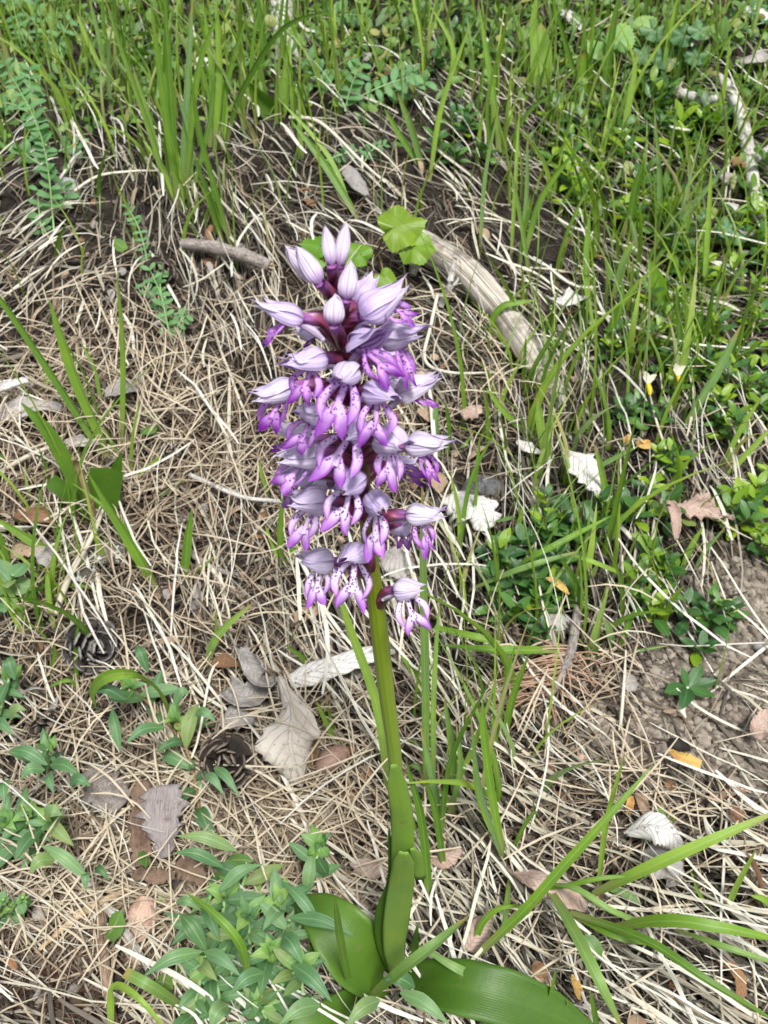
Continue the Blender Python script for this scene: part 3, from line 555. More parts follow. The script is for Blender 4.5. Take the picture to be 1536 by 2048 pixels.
BUD = [((634, 562), (565, 488), .0, 27), ((640, 568), (590, 488), .008, 27), ((664, 532), (650, 449), .006, 19), ((678, 534), (694, 442), .002, 21), ((692, 600), (703, 517), .010, 27), ((667, 650), (670, 588), .020, 30)]
for b, t_, zb, rp in BUD:
    D = sd(max(b[1], 540)); B = at_d(*b, D - zb); T = at_d(*t_, D - zb - .002); Rr = pxw(rp, B)
    mb = MB(); hood(mb, B, T, toC, Rr, open_=False, rnd=random.random(), jag=.1); fo = mb.build('bud', M['bud'], orchid)
    S = stem_at(b[1] + 45); mb = MB(); tube(mb, [S, S.lerp(B, .5) + V((0, 0, .001)), B.lerp(T, .04)], [.0017, .0019, .0015], sides=9, n=8); mb.build('ovary', M['ovary'], fo)
# the large half-open flower on the right and the pale one behind it
for b, t_, zb, zt, rp, e in [((722, 634), (826, 566), .008, .006, 36, (832, 640)), ((712, 612), (752, 548), -.004, -.008, 30, None)]:
    D = sd(b[1]); B = at_d(*b, D - zb); T = at_d(*t_, D - zt); Rr = pxw(rp, B)
    mb = MB(); hood(mb, B, T, Zup, Rr, rnd=.1, jag=1.3); fo = mb.build('flower', M['hood'], orchid)
    if e:
        A = B.lerp(T, .45) - Zup * Rr * .4; mb = MB(); lip(mb, A, at_d(*e, depth(A)), toC * .2 + Zup, .9, 1.0); mb.build('lip', M['lip'], fo)
    S = stem_at(b[1] + 38); mb = MB(); tube(mb, [S, S.lerp(B, .5) + V((0, 0, .002)), B.lerp(T, .05)], [.0017, .0023, .0015], sides=9, n=8); mb.build('ovary', M['ovary'], fo)

# ------------------------------------------------------------------ grass tufts, blade by blade
def blade(parent, pts, wpx, lean=None, hs=None, name='grass_blade', mat='grass', cut=False, fold=.35, rnd=None, nrm=None):
    P0 = at(*pts[0])
    if hs is None:
        lean = random.uniform(-.05, .3) if lean is None else lean; P = [P0] + [up(P0, x, y, lean) for x, y in pts[1:]]; nr = V((random.uniform(-.5, .5), -1, .35))
        P = [V((p.x, p.y, max(p.z, gz(p.x, p.y) + .003))) if i else p for i, p in enumerate(P)]
    else: P = [at(x, y, h) for (x, y), h in zip(pts, hs)]; nr = GN + V((random.uniform(-.2, .2), 0, 0))
    wd = pxw(wpx * .5, P[len(P) // 2]); mb = MB()
    prof = [.62, .85, 1, 1, .95, .8, .55, .05] if not cut else [.6, .9, 1, 1, 1, .95]
    ribbon(mb, P, [q * wd for q in prof], nrm or nr, nu=2, n=16, fold=fold, twist=(random.uniform(-.3, .3), random.uniform(-.7, .7)), rnd=rnd)
    return mb.build(name, M[mat], parent), P0
def tuft(label, blades, name='grass_tuft', cat='grass tuft', group='green grass tufts', **kw):
    root = thing(name, label, cat, at(*blades[0][0][0]), group)
    for b in blades:
        pts, wpx = b[0], b[1]; k = dict(kw)
        if len(b) > 2: k.update(b[2])
        blade(root, pts, wpx, **k)
    return root
FLAT = lambda *h: {'hs': list(h)}
tuft('largest tall bright grass tuft at the upper left, reaching the top edge', [
 ([(360, 420), (330, 220), (300, -10)], 15), ([(352, 418), (345, 250), (325, -60)], 15), ([(362, 405), (374, 200), (385, -10)], 14), ([(345, 405), (300, 260), (245, 100), (200, -40)], 14),
 ([(370, 398), (395, 150), (440, 20)], 12), ([(330, 375), (300, 250), (265, 130)], 13), ([(340, 385), (332, 180), (337, -50)], 16), ([(366, 412), (350, 300), (310, 190)], 12), ([(372, 400), (382, 290), (350, 170)], 11),
 ([(372, 290), (372, 245), (400, 237), (432, 240)], 9), ([(355, 415), (322, 330), (285, 280)], 10), ([(368, 415), (330, 150), (300, 60)], 10), ([(376, 410), (420, 240), (430, 120)], 10)])
tuft('grass tuft with blade slanting up right, beside the largest upper left tuft', [
 ([(430, 305), (440, 150), (430, -40)], 15), ([(440, 300), (455, 160), (500, 10)], 12), ([(450, 292), (480, 190), (562, 60), (660, 20)], 13), ([(420, 295), (425, 150), (405, -10)], 14), ([(445, 300), (450, 200), (425, 90)], 10), ([(436, 300), (425, 220), (395, 100)], 10)])
tuft('upright grass clump near the top edge, left of the largest tuft', [
 ([(215, 175), (200, 80), (175, -20)], 11), ([(250, 178), (235, 60), (225, -40)], 14), ([(240, 165), (210, 60), (205, -40)], 11), ([(258, 170), (250, 70), (262, -30)], 12), ([(225, 180), (180, 90), (150, 20)], 9), ([(190, 140), (165, 60), (160, -20)], 10)])
tuft('two leaning grass blades just left above the lilac buds by the short bark twig', [
 ([(462, 490), (430, 380), (398, 260), (378, 130)], 12), ([(446, 485), (420, 400), (385, 300)], 12), ([(455, 470), (430, 420), (420, 360)], 8)])
tuft('slim grass tuft at the top edge beside the grey wood stub', [
 ([(515, 190), (525, 80), (512, -30)], 13), ([(575, 150), (560, 60), (570, -30)], 9), ([(500, 210), (505, 100), (520, 10)], 8), ([(548, 230), (570, 130), (585, 40)], 10)])
tuft('grass pair slanting down right to the lobed seedling behind the buds', [
 ([(718, 440), (650, 330), (582, 240)], 15, {'lean': .6}), ([(706, 428), (655, 310), (555, 195)], 10, {'lean': .6})])
tuft('long-bladed grass tuft beside the eaten leaves at the left, one edge yellowing', [
 ([(225, 925), (152, 760), (98, 598)], 24, {'mat': 'grass', 'rnd': .3}), ([(218, 930), (130, 790), (10, 610), (-30, 570)], 17), ([(245, 900), (247, 700), (234, 535)], 14), ([(212, 880), (165, 740), (70, 600)], 8),
 ([(248, 930), (228, 890), (205, 850)], 14), ([(205, 820), (190, 740), (160, 680)], 9), ([(262, 960), (265, 880), (280, 800)], 7), ([(255, 960), (300, 930), (325, 910)], 9), ([(290, 1005), (340, 980), (370, 955)], 8)])
tuft('single wide grass blade leaning left from below the eaten leaves', [([(315, 1180), (255, 1075), (172, 938)], 24, {'rnd': .5})], name='grass_tuft')
tuft('short upright grass blade on needles left of the lowest lilac flowers', [([(369, 1165), (374, 1090), (383, 1015)], 18, {'rnd': .35}), ([(375, 1165), (400, 1140), (430, 1110)], 7)])
tuft('ragged grass bunch at left edge below the lichen-covered wood', [
 ([(130, 1125), (60, 1080), (-10, 1035)], 20), ([(95, 1180), (150, 1172), (200, 1182)], 10, FLAT(.005, .015, .005)), ([(110, 1262), (98, 1190), (95, 1130)], 13), ([(20, 1160), (5, 1100), (-15, 1040)], 24), ([(85, 1270), (75, 1210), (62, 1170)], 12),
 ([(50, 1270), (25, 1220), (0, 1190)], 16), ([(100, 1130), (140, 1110), (180, 1075)], 10), ([(42, 1255), (60, 1190), (110, 1160)], 12), ([(155, 1120), (130, 1080), (105, 1040)], 7)])
tuft('arching pale green grass blade bent over the vetchling beside grey cone', [([(348, 1452), (325, 1385), (275, 1348), (215, 1352), (186, 1385), (196, 1425)], 26, {'rnd': .6, 'lean': -.3})])
tuft('thin curved grass sprig standing above the curled beech leaf', [([(413, 1340), (425, 1290), (455, 1250), (508, 1205)], 16), ([(420, 1320), (430, 1270), (432, 1220)], 7)])
tuft('slender grass shoots rising beside the grey open pine cone', [([(155, 1392), (150, 1300), (160, 1222)], 10), ([(100, 1370), (105, 1330), (110, 1290)], 9), ([(165, 1395), (140, 1360), (95, 1375)], 10)])
tuft('tall grass tuft standing right behind the orchid stem', [
 ([(850, 1600), (850, 1400), (846, 1180), (844, 960)], 20, {'rnd': .55, 'lean': 0}), ([(778, 1600), (755, 1420), (700, 1260), (655, 1130)], 20, {'rnd': .3}), ([(868, 1600), (866, 1430), (872, 1280), (880, 1200)], 12), ([(900, 1590), (945, 1490), (1000, 1330)], 18),
 ([(915, 1620), (905, 1500), (888, 1385)], 16), ([(880, 1690), (900, 1520), (985, 1350)], 15), ([(885, 1700), (870, 1580), (840, 1450)], 16), ([(860, 1830), (845, 1650), (812, 1520)], 18), ([(893, 1770), (870, 1620), (850, 1560)], 14),
 ([(842, 1700), (800, 1560), (772, 1440)], 14), ([(855, 1410), (830, 1350), (800, 1310)], 14), ([(895, 1640), (920, 1540), (912, 1440)], 12)])
tuft('blue-green grass tuft midway between orchid stem and rusty pine twig', [
 ([(1012, 1740), (985, 1600), (968, 1470), (965, 1400)], 18, {'rnd': .95}), ([(1005, 1500), (1025, 1400), (1058, 1308)], 15), ([(985, 1520), (1008, 1380), (1032, 1280)], 10), ([(1000, 1700), (960, 1600), (945, 1500)], 12), ([(975, 1540), (1040, 1520), (1100, 1550), (1098, 1620)], 11, {'rnd': .95}),
 ([(1015, 1720), (1055, 1640), (1078, 1620)], 8), ([(1018, 1760), (1012, 1820), (1002, 1880)], 12, FLAT(.01, .03, .02)), ([(1010, 1735), (960, 1580), (940, 1420)], 10)])
tuft('two grass blades lying level right of the lowest lilac flower', [([(1000, 1287), (940, 1272), (868, 1256)], 16, {'hs': [.03, .045, .03], 'cut': True}), ([(1120, 1300), (990, 1300), (872, 1290)], 18, FLAT(.02, .045, .03))])
tuft('broad glossy grass blades fanning out over straw at the lower right', [
 ([(1098, 1778), (1150, 1870), (1200, 1970), (1250, 2070)], 30, {'hs': [.02, .07, .08, .05], 'rnd': .25}), ([(1186, 1790), (1290, 1740), (1400, 1690), (1580, 1612)], 26, {'hs': [.02, .06, .08, .08], 'rnd': .1}),
 ([(1215, 1858), (1330, 1842), (1440, 1855), (1580, 1885)], 26, {'hs': [.02, .07, .08, .06], 'rnd': .35}), ([(1140, 1825), (1290, 1880), (1420, 1965), (1580, 2060)], 20, {'hs': [.02, .06, .07, .05], 'rnd': .3}), ([(1350, 1860), (1450, 1895), (1580, 1935)], 15, FLAT(.03, .05, .04)),
 ([(1080, 1768), (1150, 1778), (1230, 1825), (1295, 1845)], 14, FLAT(.02, .05, .05, .03)), ([(1195, 1800), (1212, 1650), (1250, 1505)], 11, {'lean': .1}), ([(1150, 1830), (1230, 1870), (1310, 1890)], 16, FLAT(.02, .04, .03)), ([(1085, 1780), (1140, 1770), (1210, 1755), (1300, 1752)], 10, FLAT(.02, .04, .05, .04))])
tuft('long dull green grass blade crossing lower right diagonally beside orchid base', [
 ([(938, 1925), (1040, 1830), (1120, 1740), (1210, 1640), (1305, 1530)], 20, {'hs': [.015, .06, .09, .11, .12], 'rnd': .9}), ([(942, 1918), (962, 1850), (1000, 1815), (1055, 1812)], 14, {'rnd': .95}), ([(1005, 1972), (925, 1942), (838, 1890)], 18, {'hs': [.02, .05, .05], 'rnd': .9})])
tuft('bent grass blade leaning across the orchid base', [([(735, 2000), (800, 1945), (870, 1890), (940, 1830)], 28, {'hs': [.02, .08, .1, .09], 'rnd': .85})])
tuft('small grass shoot standing at the right edge below the grey curled leaf', [([(1448, 1832), (1472, 1770), (1512, 1698)], 16), ([(1440, 1838), (1400, 1790), (1380, 1740)], 7), ([(1560, 1840), (1530, 1800), (1500, 1790)], 14)])
tuft('grass shoots at the bottom edge before the large right orchid leaf', [([(1078, 2090), (1095, 2010), (1112, 1930)], 18), ([(1200, 2100), (1190, 2030), (1180, 1980)], 12), ([(1110, 2090), (1130, 2040), (1135, 2000)], 10)])
tuft('pale bent grass blades at the bottom edge left of the vetchling clump', [
 ([(225, 2100), (222, 2010), (232, 1972), (280, 2000), (345, 2075)], 16, {'hs': [.0, .03, .05, .06, .04], 'rnd': .6}), ([(362, 2012), (300, 1972), (250, 1945)], 22, {'hs': [.02, .06, .06], 'rnd': .4, 'cut': True}), ([(498, 1965), (480, 1890), (430, 1830), (372, 1785)], 18, {'hs': [.05, .09, .10, .09], 'rnd': .3})])
tuft('pale narrow grass blade standing before the big left orchid leaf', [([(702, 1985), (680, 1880), (668, 1790)], 18, {'rnd': .6, 'lean': -.2})])
tuft('slim yellow-green grass sprig below the buried long pale leaf', [([(680, 1500), (655, 1450), (632, 1400)], 11), ([(672, 1480), (660, 1430), (650, 1400)], 7), ([(635, 1380), (610, 1320), (570, 1290)], 12)])
tuft('tall thin grass tuft behind the buried branch at the upper middle', [
 ([(858, 365), (883, 210), (943, 40)], 11), ([(1003, 305), (985, 180), (958, 10)], 13), ([(848, 345), (825, 260), (795, 185)], 16), ([(845, 340), (800, 270), (768, 215)], 12), ([(960, 500), (970, 350), (1000, 200)], 9), ([(985, 330), (975, 220), (990, 120)], 9), ([(890, 200), (905, 100), (860, 10)], 10)])
tuft('grass tuft with one pale forward blade right of the buried branch', [
 ([(1050, 505), (1085, 390), (1160, 288)], 14, {'rnd': .62}), ([(1038, 545), (1052, 400), (1056, 260)], 9), ([(1022, 520), (1030, 380), (1040, 200)], 8), ([(1060, 560), (1040, 430), (1020, 330)], 9), ([(1035, 540), (1050, 460), (1070, 380)], 8), ([(1010, 300), (1060, 220), (1115, 180)], 9)])
tuft('upright grass tuft below the strawberry leaf near the top right', [([(1205, 200), (1220, 90), (1240, -20)], 16), ([(1180, 190), (1180, 110), (1190, 40)], 10), ([(1160, 180), (1130, 80), (1110, 0)], 11), ([(1075, 150), (1065, 60), (1075, -20)], 14), ([(1100, 140), (1085, 60), (1050, 0)], 9), ([(1240, 300), (1260, 190), (1275, 100)], 14), ([(1150, 110), (1180, 40), (1195, -20)], 10)])
tuft('thin straight grass stalks near the top right by bleached stick', [([(1318, 192), (1335, 90), (1356, -10)], 9), ([(1358, 195), (1420, 110), (1497, 45)], 9), ([(1345, 180), (1360, 130), (1355, 80)], 8)])
tuft('tall grass tuft between the box-leaved sprigs at right middle', [
 ([(1256, 495), (1268, 390), (1290, 318)], 17), ([(1306, 525), (1370, 430), (1480, 300)], 12), ([(1406, 600), (1415, 470), (1424, 320)], 11), ([(1178, 620), (1172, 520), (1180, 420)], 13), ([(1310, 500), (1320, 380), (1310, 220)], 11), ([(1225, 600), (1248, 520), (1270, 480)], 14), ([(1300, 540), (1350, 470), (1400, 430)], 10)])
tuft('grass blades rising around the bright broad leaf right of the branch', [([(1204, 705), (1220, 655), (1240, 600)], 13), ([(1362, 725), (1358, 650), (1352, 570)], 13), ([(1190, 690), (1180, 620), (1175, 560)], 10), ([(1215, 690), (1240, 620), (1248, 560)], 10)])
tuft('wide dark grass blade leaning among the sprigs near the right edge', [([(1366, 856), (1426, 757), (1482, 650)], 20, {'rnd': .05}), ([(1440, 940), (1480, 860), (1525, 790)], 12), ([(1440, 960), (1500, 900), (1545, 850)], 14)])
tuft('arched dark grass blade bending over the buried branch', [([(978, 695), (985, 640), (1005, 612), (1040, 605), (1075, 600)], 13, {'rnd': .1})])
tuft('grass tuft with thick short blade between branch and white torn leaf', [
 ([(1096, 940), (1080, 850), (1076, 795)], 18, {'rnd': .1}), ([(1108, 935), (1098, 880), (1112, 820)], 12), ([(1052, 870), (1007, 823), (972, 775)], 13), ([(1048, 790), (1074, 724), (1118, 650)], 10), ([(1045, 780), (1050, 720), (1052, 670)], 8), ([(1155, 955), (1231, 915), (1280, 890)], 10), ([(1055, 780), (1090, 760), (1115, 720)], 9)])
tuft('slim grass blades crossing the straw right of the lilac spike', [([(917, 1120), (940, 970), (995, 855)], 10), ([(920, 1115), (918, 1030), (900, 940)], 9), ([(935, 1010), (955, 930), (960, 870)], 9), ([(905, 1090), (945, 1030), (955, 950)], 9), ([(880, 920), (872, 850), (875, 790)], 13), ([(892, 920), (900, 860), (890, 800)], 11), ([(905, 910), (930, 890), (950, 860)], 7)])
tuft('pale grass blades lying over the dark green sprigs at right middle', [
 ([(938, 1182), (1045, 1138), (1160, 1102)], 17, {'hs': [.01, .04, .04], 'rnd': .62}), ([(992, 1155), (1099, 1097), (1222, 1032)], 14, FLAT(.01, .05, .05)), ([(1016, 1130), (1028, 1076), (1050, 1002)], 13), ([(1174, 1235), (1148, 1159), (1122, 1118)], 13), ([(1265, 1158), (1190, 1126), (1138, 1108)], 11, FLAT(.01, .035, .03)), ([(1219, 1030), (1206, 956), (1188, 888)], 13)])
tuft('two slanting grass blades beside the orange-brown torn leaf', [([(1362, 1142), (1380, 1097), (1406, 1052)], 12), ([(1388, 1138), (1410, 1100), (1452, 1052)], 12)])
tuft('forked grass shoot above the bare soil patch', [([(1226, 1305), (1218, 1260), (1208, 1236)], 15), ([(1236, 1305), (1255, 1250), (1270, 1218)], 14), ([(1232, 1310), (1280, 1300), (1340, 1290)], 7)])
tuft('fine yellow grass sprig left of the lowest flowers', [([(565, 1130), (560, 1060), (566, 990)], 13), ([(562, 1135), (545, 1090), (530, 1050)], 8), ([(570, 1130), (590, 1090), (600, 1060)], 12), ([(540, 1000), (525, 950), (520, 920)], 9)])

# the eaten broad leaves left of the spike
rt = thing('eaten_plant', 'cluster of torn broad green leaves with cut-off top on the needles', 'plant', at(190, 1055))
for pts, wp, cut, ln in [([(188, 1055), (150, 960), (100, 870), (42, 805)], 32, False, .1), ([(200, 1050), (205, 990), (214, 935)], 66, True, .1), ([(180, 1050), (140, 990), (100, 960)], 32, True, 0), ([(215, 1020), (228, 960), (243, 905)], 26, False, .05)]:
    blade(rt, pts, wp, lean=ln, name='leaf', mat='orchid', cut=cut, fold=.25)
mb = MB(); B_ = at(192, 1060); tube(mb, [B_, up(B_, 175, 990), up(B_, 148, 918)], [.003, .0028, .0022], sides=7, n=8, wob=.1); mb.build('dead_stalk', M['brownstem'], rt)
rt = thing('herb', 'dark broad leaf standing between tall grasses at the top', 'herb', at(560, 235)); blade(rt, [(560, 235), (530, 205), (498, 165)], 46, name='leaf', mat='orchid'); blade(rt, [(565, 235), (572, 190), (575, 120)], 26, name='leaf', mat='grass')
rt = thing('herb', 'blurred spoon-shaped bright leaf among grass near the top right', 'herb', at(1085, 170)); blade(rt, [(1085, 180), (1082, 110), (1082, 45)], 44, name='leaf', mat='grass'); blade(rt, [(1165, 190), (1170, 140), (1168, 105)], 34, name='leaf', mat='maple')
rt = thing('herb', 'bright light green oblong leaf standing right of the branch', 'herb', at(1325, 640)); blade(rt, [(1325, 640), (1318, 580), (1298, 518)], 34, name='leaf', mat='maple', lean=.3); blade(rt, [(1330, 640), (1360, 615), (1378, 600)], 20, name='leaf', mat='maple')

# ------------------------------------------------------------------ leafy plants: shared leaf meshes
def leafmesh(name, mat, prof, fold=.2, bend=.15, n=8, nu=2, wav=.05, curl=0):
    mb = MB(); ribbon(mb, [V((0, 0, 0)), V((0, .35, bend * .3)), V((0, .7, bend * .25)), V((0, 1, -bend * .2))], prof, V((0, 0, 1)), nu=nu, n=n, fold=fold, wav=wav, curl=curl, rnd=0); return mb.mesh(name, M[mat])
OV = [.03, .13, .2, .23, .22, .18, .11, .01]; LA = [.03, .10, .15, .17, .16, .125, .07, .005]; EL = [.04, .16, .22, .24, .24, .22, .15, .02]
LM = {'box': [leafmesh('leaf', 'box', OV, .12, b) for b in (.1, .3, -.1)], 'boxdark': [leafmesh('leaf', 'boxdark', OV, .12, b) for b in (.1, .3, -.1)],
      'glauc': [leafmesh('leaf', 'glauc', LA, .3, b) for b in (.15, .4, -.15, .6)], 'bract': [leafmesh('leaf', 'bract', [.05, .17, .25, .26, .22, .15, .07, .005], .35, b) for b in (-.35, .25, .5)],
      'vetch': [leafmesh('leaflet', 'vetch', EL, .12, b, n=5, nu=1) for b in (.1, .3)], 'round': [leafmesh('leaf', 'glauc', [.05, .25, .36, .4, .38, .3, .2, .02], .1, b) for b in (.2, -.1)], 'cover': [leafmesh('leaf', 'cover', EL, .15, b) for b in (.1, .3)]}
def put(kind, P, d, nrm, L, parent, name='leaf', wide=1.0):
    d = d.normalized(); s = d.cross(nrm); s = s.normalized() if s.length > 1e-4 else V((1, 0, 0)); n_ = s.cross(d)
    m = Matrix((( s.x * L * wide, d.x * L, n_.x * L, P.x), (s.y * L * wide, d.y * L, n_.y * L, P.y), (s.z * L * wide, d.z * L, n_.z * L, P.z), (0, 0, 0, 1)))
    me = random.choice(LM[kind]); o = bpy.data.objects.new(name, me); col.objects.link(o); o.parent = parent; o.matrix_parent_inverse = parent_inv(parent); o.matrix_basis = m; return o
# low evergreen box-leaved shrublets: thing > sprig > leaf
def sprig(root, px, py, kind, size=1.0, nl=None):
    P = at(px, py); D = depth(P); h = random.uniform(.012, .032) * size; tip = P + V((random.uniform(-.01, .01), random.uniform(-.012, .004), h))
    mb = MB(); tube(mb, [P + V((0, .004, -.004)), P.lerp(tip, .5) + V((random.uniform(-.004, .004), 0, 0)), tip], [.0008, .0007, .0005], sides=5, n=4); so = mb.build('sprig', M['brownstem' if random.random() < .5 else 'greenstem'], root)
    nl = nl or random.randint(7, 10); a0 = random.uniform(0, 6)
    for i in range(nl):
        t = (i + .5) / nl; a = a0 + i * 2.4; el = -.1 + 1.1 * t * random.uniform(.7, 1.2); d = V((math.cos(a) * math.cos(el), math.sin(a) * math.cos(el), math.sin(el)))
        k = kind if random.random() < .85 else ('box' if kind == 'boxdark' else 'boxdark')
        put(k, P.lerp(tip, .25 + .75 * t), d, V((0, -.2, 1)), random.uniform(.012, .018) * size * (1.1 - .3 * t) * (1 + .35 * (D > .9)), so)
BOX = [('box-leaved shrublet with a yellow-and-white pea flower right of the branch', 'box', 1.1, [(1297, 637), (1314, 655), (1289, 712), (1318, 700), (1240, 712), (1355, 795), (1393, 766), (1417, 757), (1380, 666), (1330, 745)]),
 ('glossy box-leaved shrublet at the right edge beside the wide dark grass blade', 'box', 1.1, [(1434, 683), (1513, 662), (1504, 800), (1450, 778), (1417, 815), (1470, 848), (1438, 857), (1513, 832), (1485, 740), (1530, 720), (1530, 800)]),
 ('small box-leaved shrublet above the two orange dead leaves', 'boxdark', 1.0, [(1252, 840), (1290, 857), (1275, 830), (1230, 860), (1438, 890)]),
 ('bright young sprigs around the orange-brown torn leaf', 'box', 1.1, [(1322, 973), (1285, 1014), (1330, 1060), (1206, 1035), (1273, 1055), (1230, 1040), (1322, 955)]),
 ('star-shaped light green sprigs right of the orange-brown torn leaf', 'box', 1.4, [(1450, 1014), (1440, 1050), (1475, 1040)]),
 ('box-leaved sprigs at the right edge above the bare soil', 'box', 1.0, [(1517, 965), (1525, 1010), (1510, 1080), (1530, 1120)]),
 ('four-armed bright sprig with its neighbours below the torn leaf', 'box', 1.2, [(1277, 1138), (1343, 1159), (1320, 1175), (1256, 1200), (1314, 1254)]),
 ('dark blue-green shrublet patch under the pale lying grass blades', 'boxdark', 1.15, [(1082, 1088), (1107, 1055), (1132, 1068), (1157, 1084), (1057, 1122), (983, 1117), (1003, 1150), (1037, 1159), (1066, 1180), (1115, 1150), (1090, 1120), (1130, 1110)]),
 ('lower dark shrublet patch with one yellowed leaf beside the grey stone', 'boxdark', 1.1, [(1115, 1190), (1074, 1221), (1124, 1206), (1028, 1209), (1037, 1242), (1057, 1275), (1090, 1200), (1045, 1195)]),
 ('glossy sprigs with a round green fruit at the soil edge', 'boxdark', 1.1, [(1393, 1238), (1426, 1262), (1372, 1271), (1405, 1270)]),
 ('box-leaved shrublet among straw behind the branch, furthest left', 'box', 1.0, [(1098, 270), (1163, 260), (1098, 330), (1158, 325), (1138, 300)]),
 ('box-leaved shrublet at the middle of the upper right straw', 'box', 1.1, [(1208, 240), (1248, 295), (1233, 345), (1178, 380), (1138, 400), (1138, 425), (1118, 370), (1200, 320)]),
 ('box-leaved shrublet under the thin straight grass stalks', 'boxdark', 1.1, [(1278, 210), (1313, 220), (1298, 290), (1330, 240), (1290, 250)]),
 ('bright shrublet left of the bleached stick at the upper right', 'box', 1.2, [(1393, 260), (1353, 315), (1360, 290), (1340, 330), (1410, 280)]),
 ('shrublet between the two long thin blades right of centre', 'box', 1.1, [(1318, 435), (1268, 410), (1338, 450), (1298, 470), (1250, 460)]),
 ('bright shrublet above the light green oblong leaf', 'box', 1.2, [(1368, 515), (1358, 545), (1398, 575), (1388, 535), (1420, 560), (1340, 520), (1450, 590)]),
 ('shrublet below the bleached stick at the right edge', 'box', 1.1, [(1493, 500), (1508, 460), (1458, 490), (1518, 370), (1530, 420), (1525, 540)]),
 ('small-leaved shrublet near the top middle right of the vetch', 'boxdark', 1.0, [(968, 125), (883, 135), (918, 30), (935, 90), (900, 90), (850, 60)]),
 ('small shrublet under the straw above the buried branch', 'boxdark', 1.0, [(893, 280), (933, 280), (910, 330), (880, 320)])]
for lab, kd, sz, pts in BOX:
    root = thing('box_milkwort', lab, 'shrublet', at(*pts[0]), 'low evergreen box-leaved shrublets')
    for p in pts: sprig(root, *p, kd, sz)
    extra = len(pts) // 2
    for _ in range(extra):
        q = random.choice(pts); sprig(root, q[0] + random.gauss(0, 22), q[1] + random.gauss(0, 16), kd, sz * .85)
    if 'yellow-and-white' in lab:
        for x, y in ((1296, 768), (1356, 752)):
            P = at(x, y, .03); o = MB(); tube(o, [P, P + V((.001, -.004, -.003)), P + V((.001, -.007, -.006))], [.0018, .0024, .0012], sides=8, n=6); fo = o.build('blossom', M['yellow'], root)
            o = MB(); ribbon(o, [P, P + V((-.002, .002, .006)), P + V((-.004, .002, .011))], [.001, .0032, .0005], toC, n=6, nu=2); ribbon(o, [P, P + V((.003, .002, .005)), P + V((.006, .002, .008))], [.001, .0025, .0005], toC, n=6, nu=2); o.build('petal', M['cream'], fo)
    if 'fruit' in lab:
        for x, y in ((1465, 1222), (1458, 1208)):
            P = at(x, y, .012); o = MB(); blob(o, P, .0045, .003, .0045, wob=.05); fo = o.build('fruit', M['fruit'], root)
    if 'yellowed' in lab: P = at(1092, 1155, .03); o = MB(); ribbon(o, [P, P + V((.008, -.004, -.002)), P + V((.015, -.01, -.006))], [.0005, .003, .003, .0005], GN, nu=2, fold=.2); o.build('yellow_leaf', M['dl_yellow'], root)
# soil-side seedlings
for lab, x, y in [('small green seedling with a pink-tipped white bud lying on bare soil', 1375, 1375), ('tiny light green sprout beside the pink gall', 305, 1798)]:
    root = thing('seedling', lab, 'seedling', at(x, y)); P = at(x, y, .006); mb = MB(); tube(mb, [at(x, y), P], [.001, .0008], 5, 3); mb.build('stem', M['greenstem'], root)
    big = 1.0 if x > 1000 else .55
    for dx, dy in ((60, -15), (55, 18), (-45, 10), (-12, -40), (-10, 40), (30, -45)):
        Q = at(x + dx, y + dy, .014); put('boxdark' if x > 1000 else 'bract', P, Q - P, V((0, -.2, 1)), (Q - P).length * big, root, wide=.9)
    if x > 1000: mb = MB(); q0 = at(1362, 1415, .008); tube(mb, [P, q0, at(1370, 1436, .006)], [.001, .003, .0012], 7, 8); mb.build('bud', M['cream'], root)

# glaucous vetchlings: thing > stem > leaf
def vetchling(label, stems, leafpx, extra=(), name='vetchling', bract=True, kind='glauc', nl=9):
    root = thing(name, label, 'leafy plant', at(*stems[0][0]), 'blue-green leafy vetchlings')
    for st in stems:
        hh = random.uniform(.03, .055); P = [at(x, y, hh * (i / (len(st) - 1)) ** .8) for i, (x, y) in enumerate(st)]
        mb = MB(); tube(mb, P, [.0014, .0012, .0009], sides=6, n=12); so = mb.build('stem', M['redstem' if 'red stem' in label else 'palestem'], root)
        a0 = random.uniform(0, 6)
        for i in range(nl):
            t = .25 + .72 * (i + random.random() * .5) / nl; q = cr(P, t); a = a0 + i * 2.5; el = random.uniform(-.1, .75)
            d = V((math.cos(a) * math.cos(el), math.sin(a) * math.cos(el), math.sin(el))); put(kind, q, d, V((0, -.3, 1)), pxw(leafpx, q) * random.uniform(.45, 1.2), so)
        if bract:
            for i in range(8):
                a = a0 + i * 2.4 + random.gauss(0, .3); el = .25 + .15 * i + random.gauss(0, .2); d = V((math.cos(a) * math.cos(el), math.sin(a) * math.cos(el), math.sin(el)))
                put('bract' if random.random() < .75 else kind, P[-1] - V((0, 0, .002)), d, V((0, -.3, 1)), pxw(leafpx * .6, P[-1]) * random.uniform(.7, 1.1), so)
    for x0, y0, x1, y1, wp in extra:
        P0 = at(x0, y0, .06); P1 = at(x1, y1, .065); mb = MB(); ribbon(mb, [P0, P0.lerp(P1, .5) + V((0, 0, .006)), P1], [pxw(wp * .5, P0) * q for q in (.1, .6, .95, 1, .85, .6, .3, .04)], V((0, -.35, 1)), nu=2, n=12, fold=.25, wav=.1); mb.build('leaf', M['glauc'], root)
    return root
VS = [[(x, y), (x + random.uniform(-20, 30), y - 60), (x + random.uniform(-30, 40), y - random.uniform(110, 170))] for x, y in ((450, 1950), (490, 1880), (540, 2000), (410, 1900), (570, 1960), (480, 2040), (380, 2060), (600, 2080), (440, 2090))]
vetchling('low leafy vetchling shoots without pale tips filling the lower left clump', VS, 76, bract=False, nl=9)
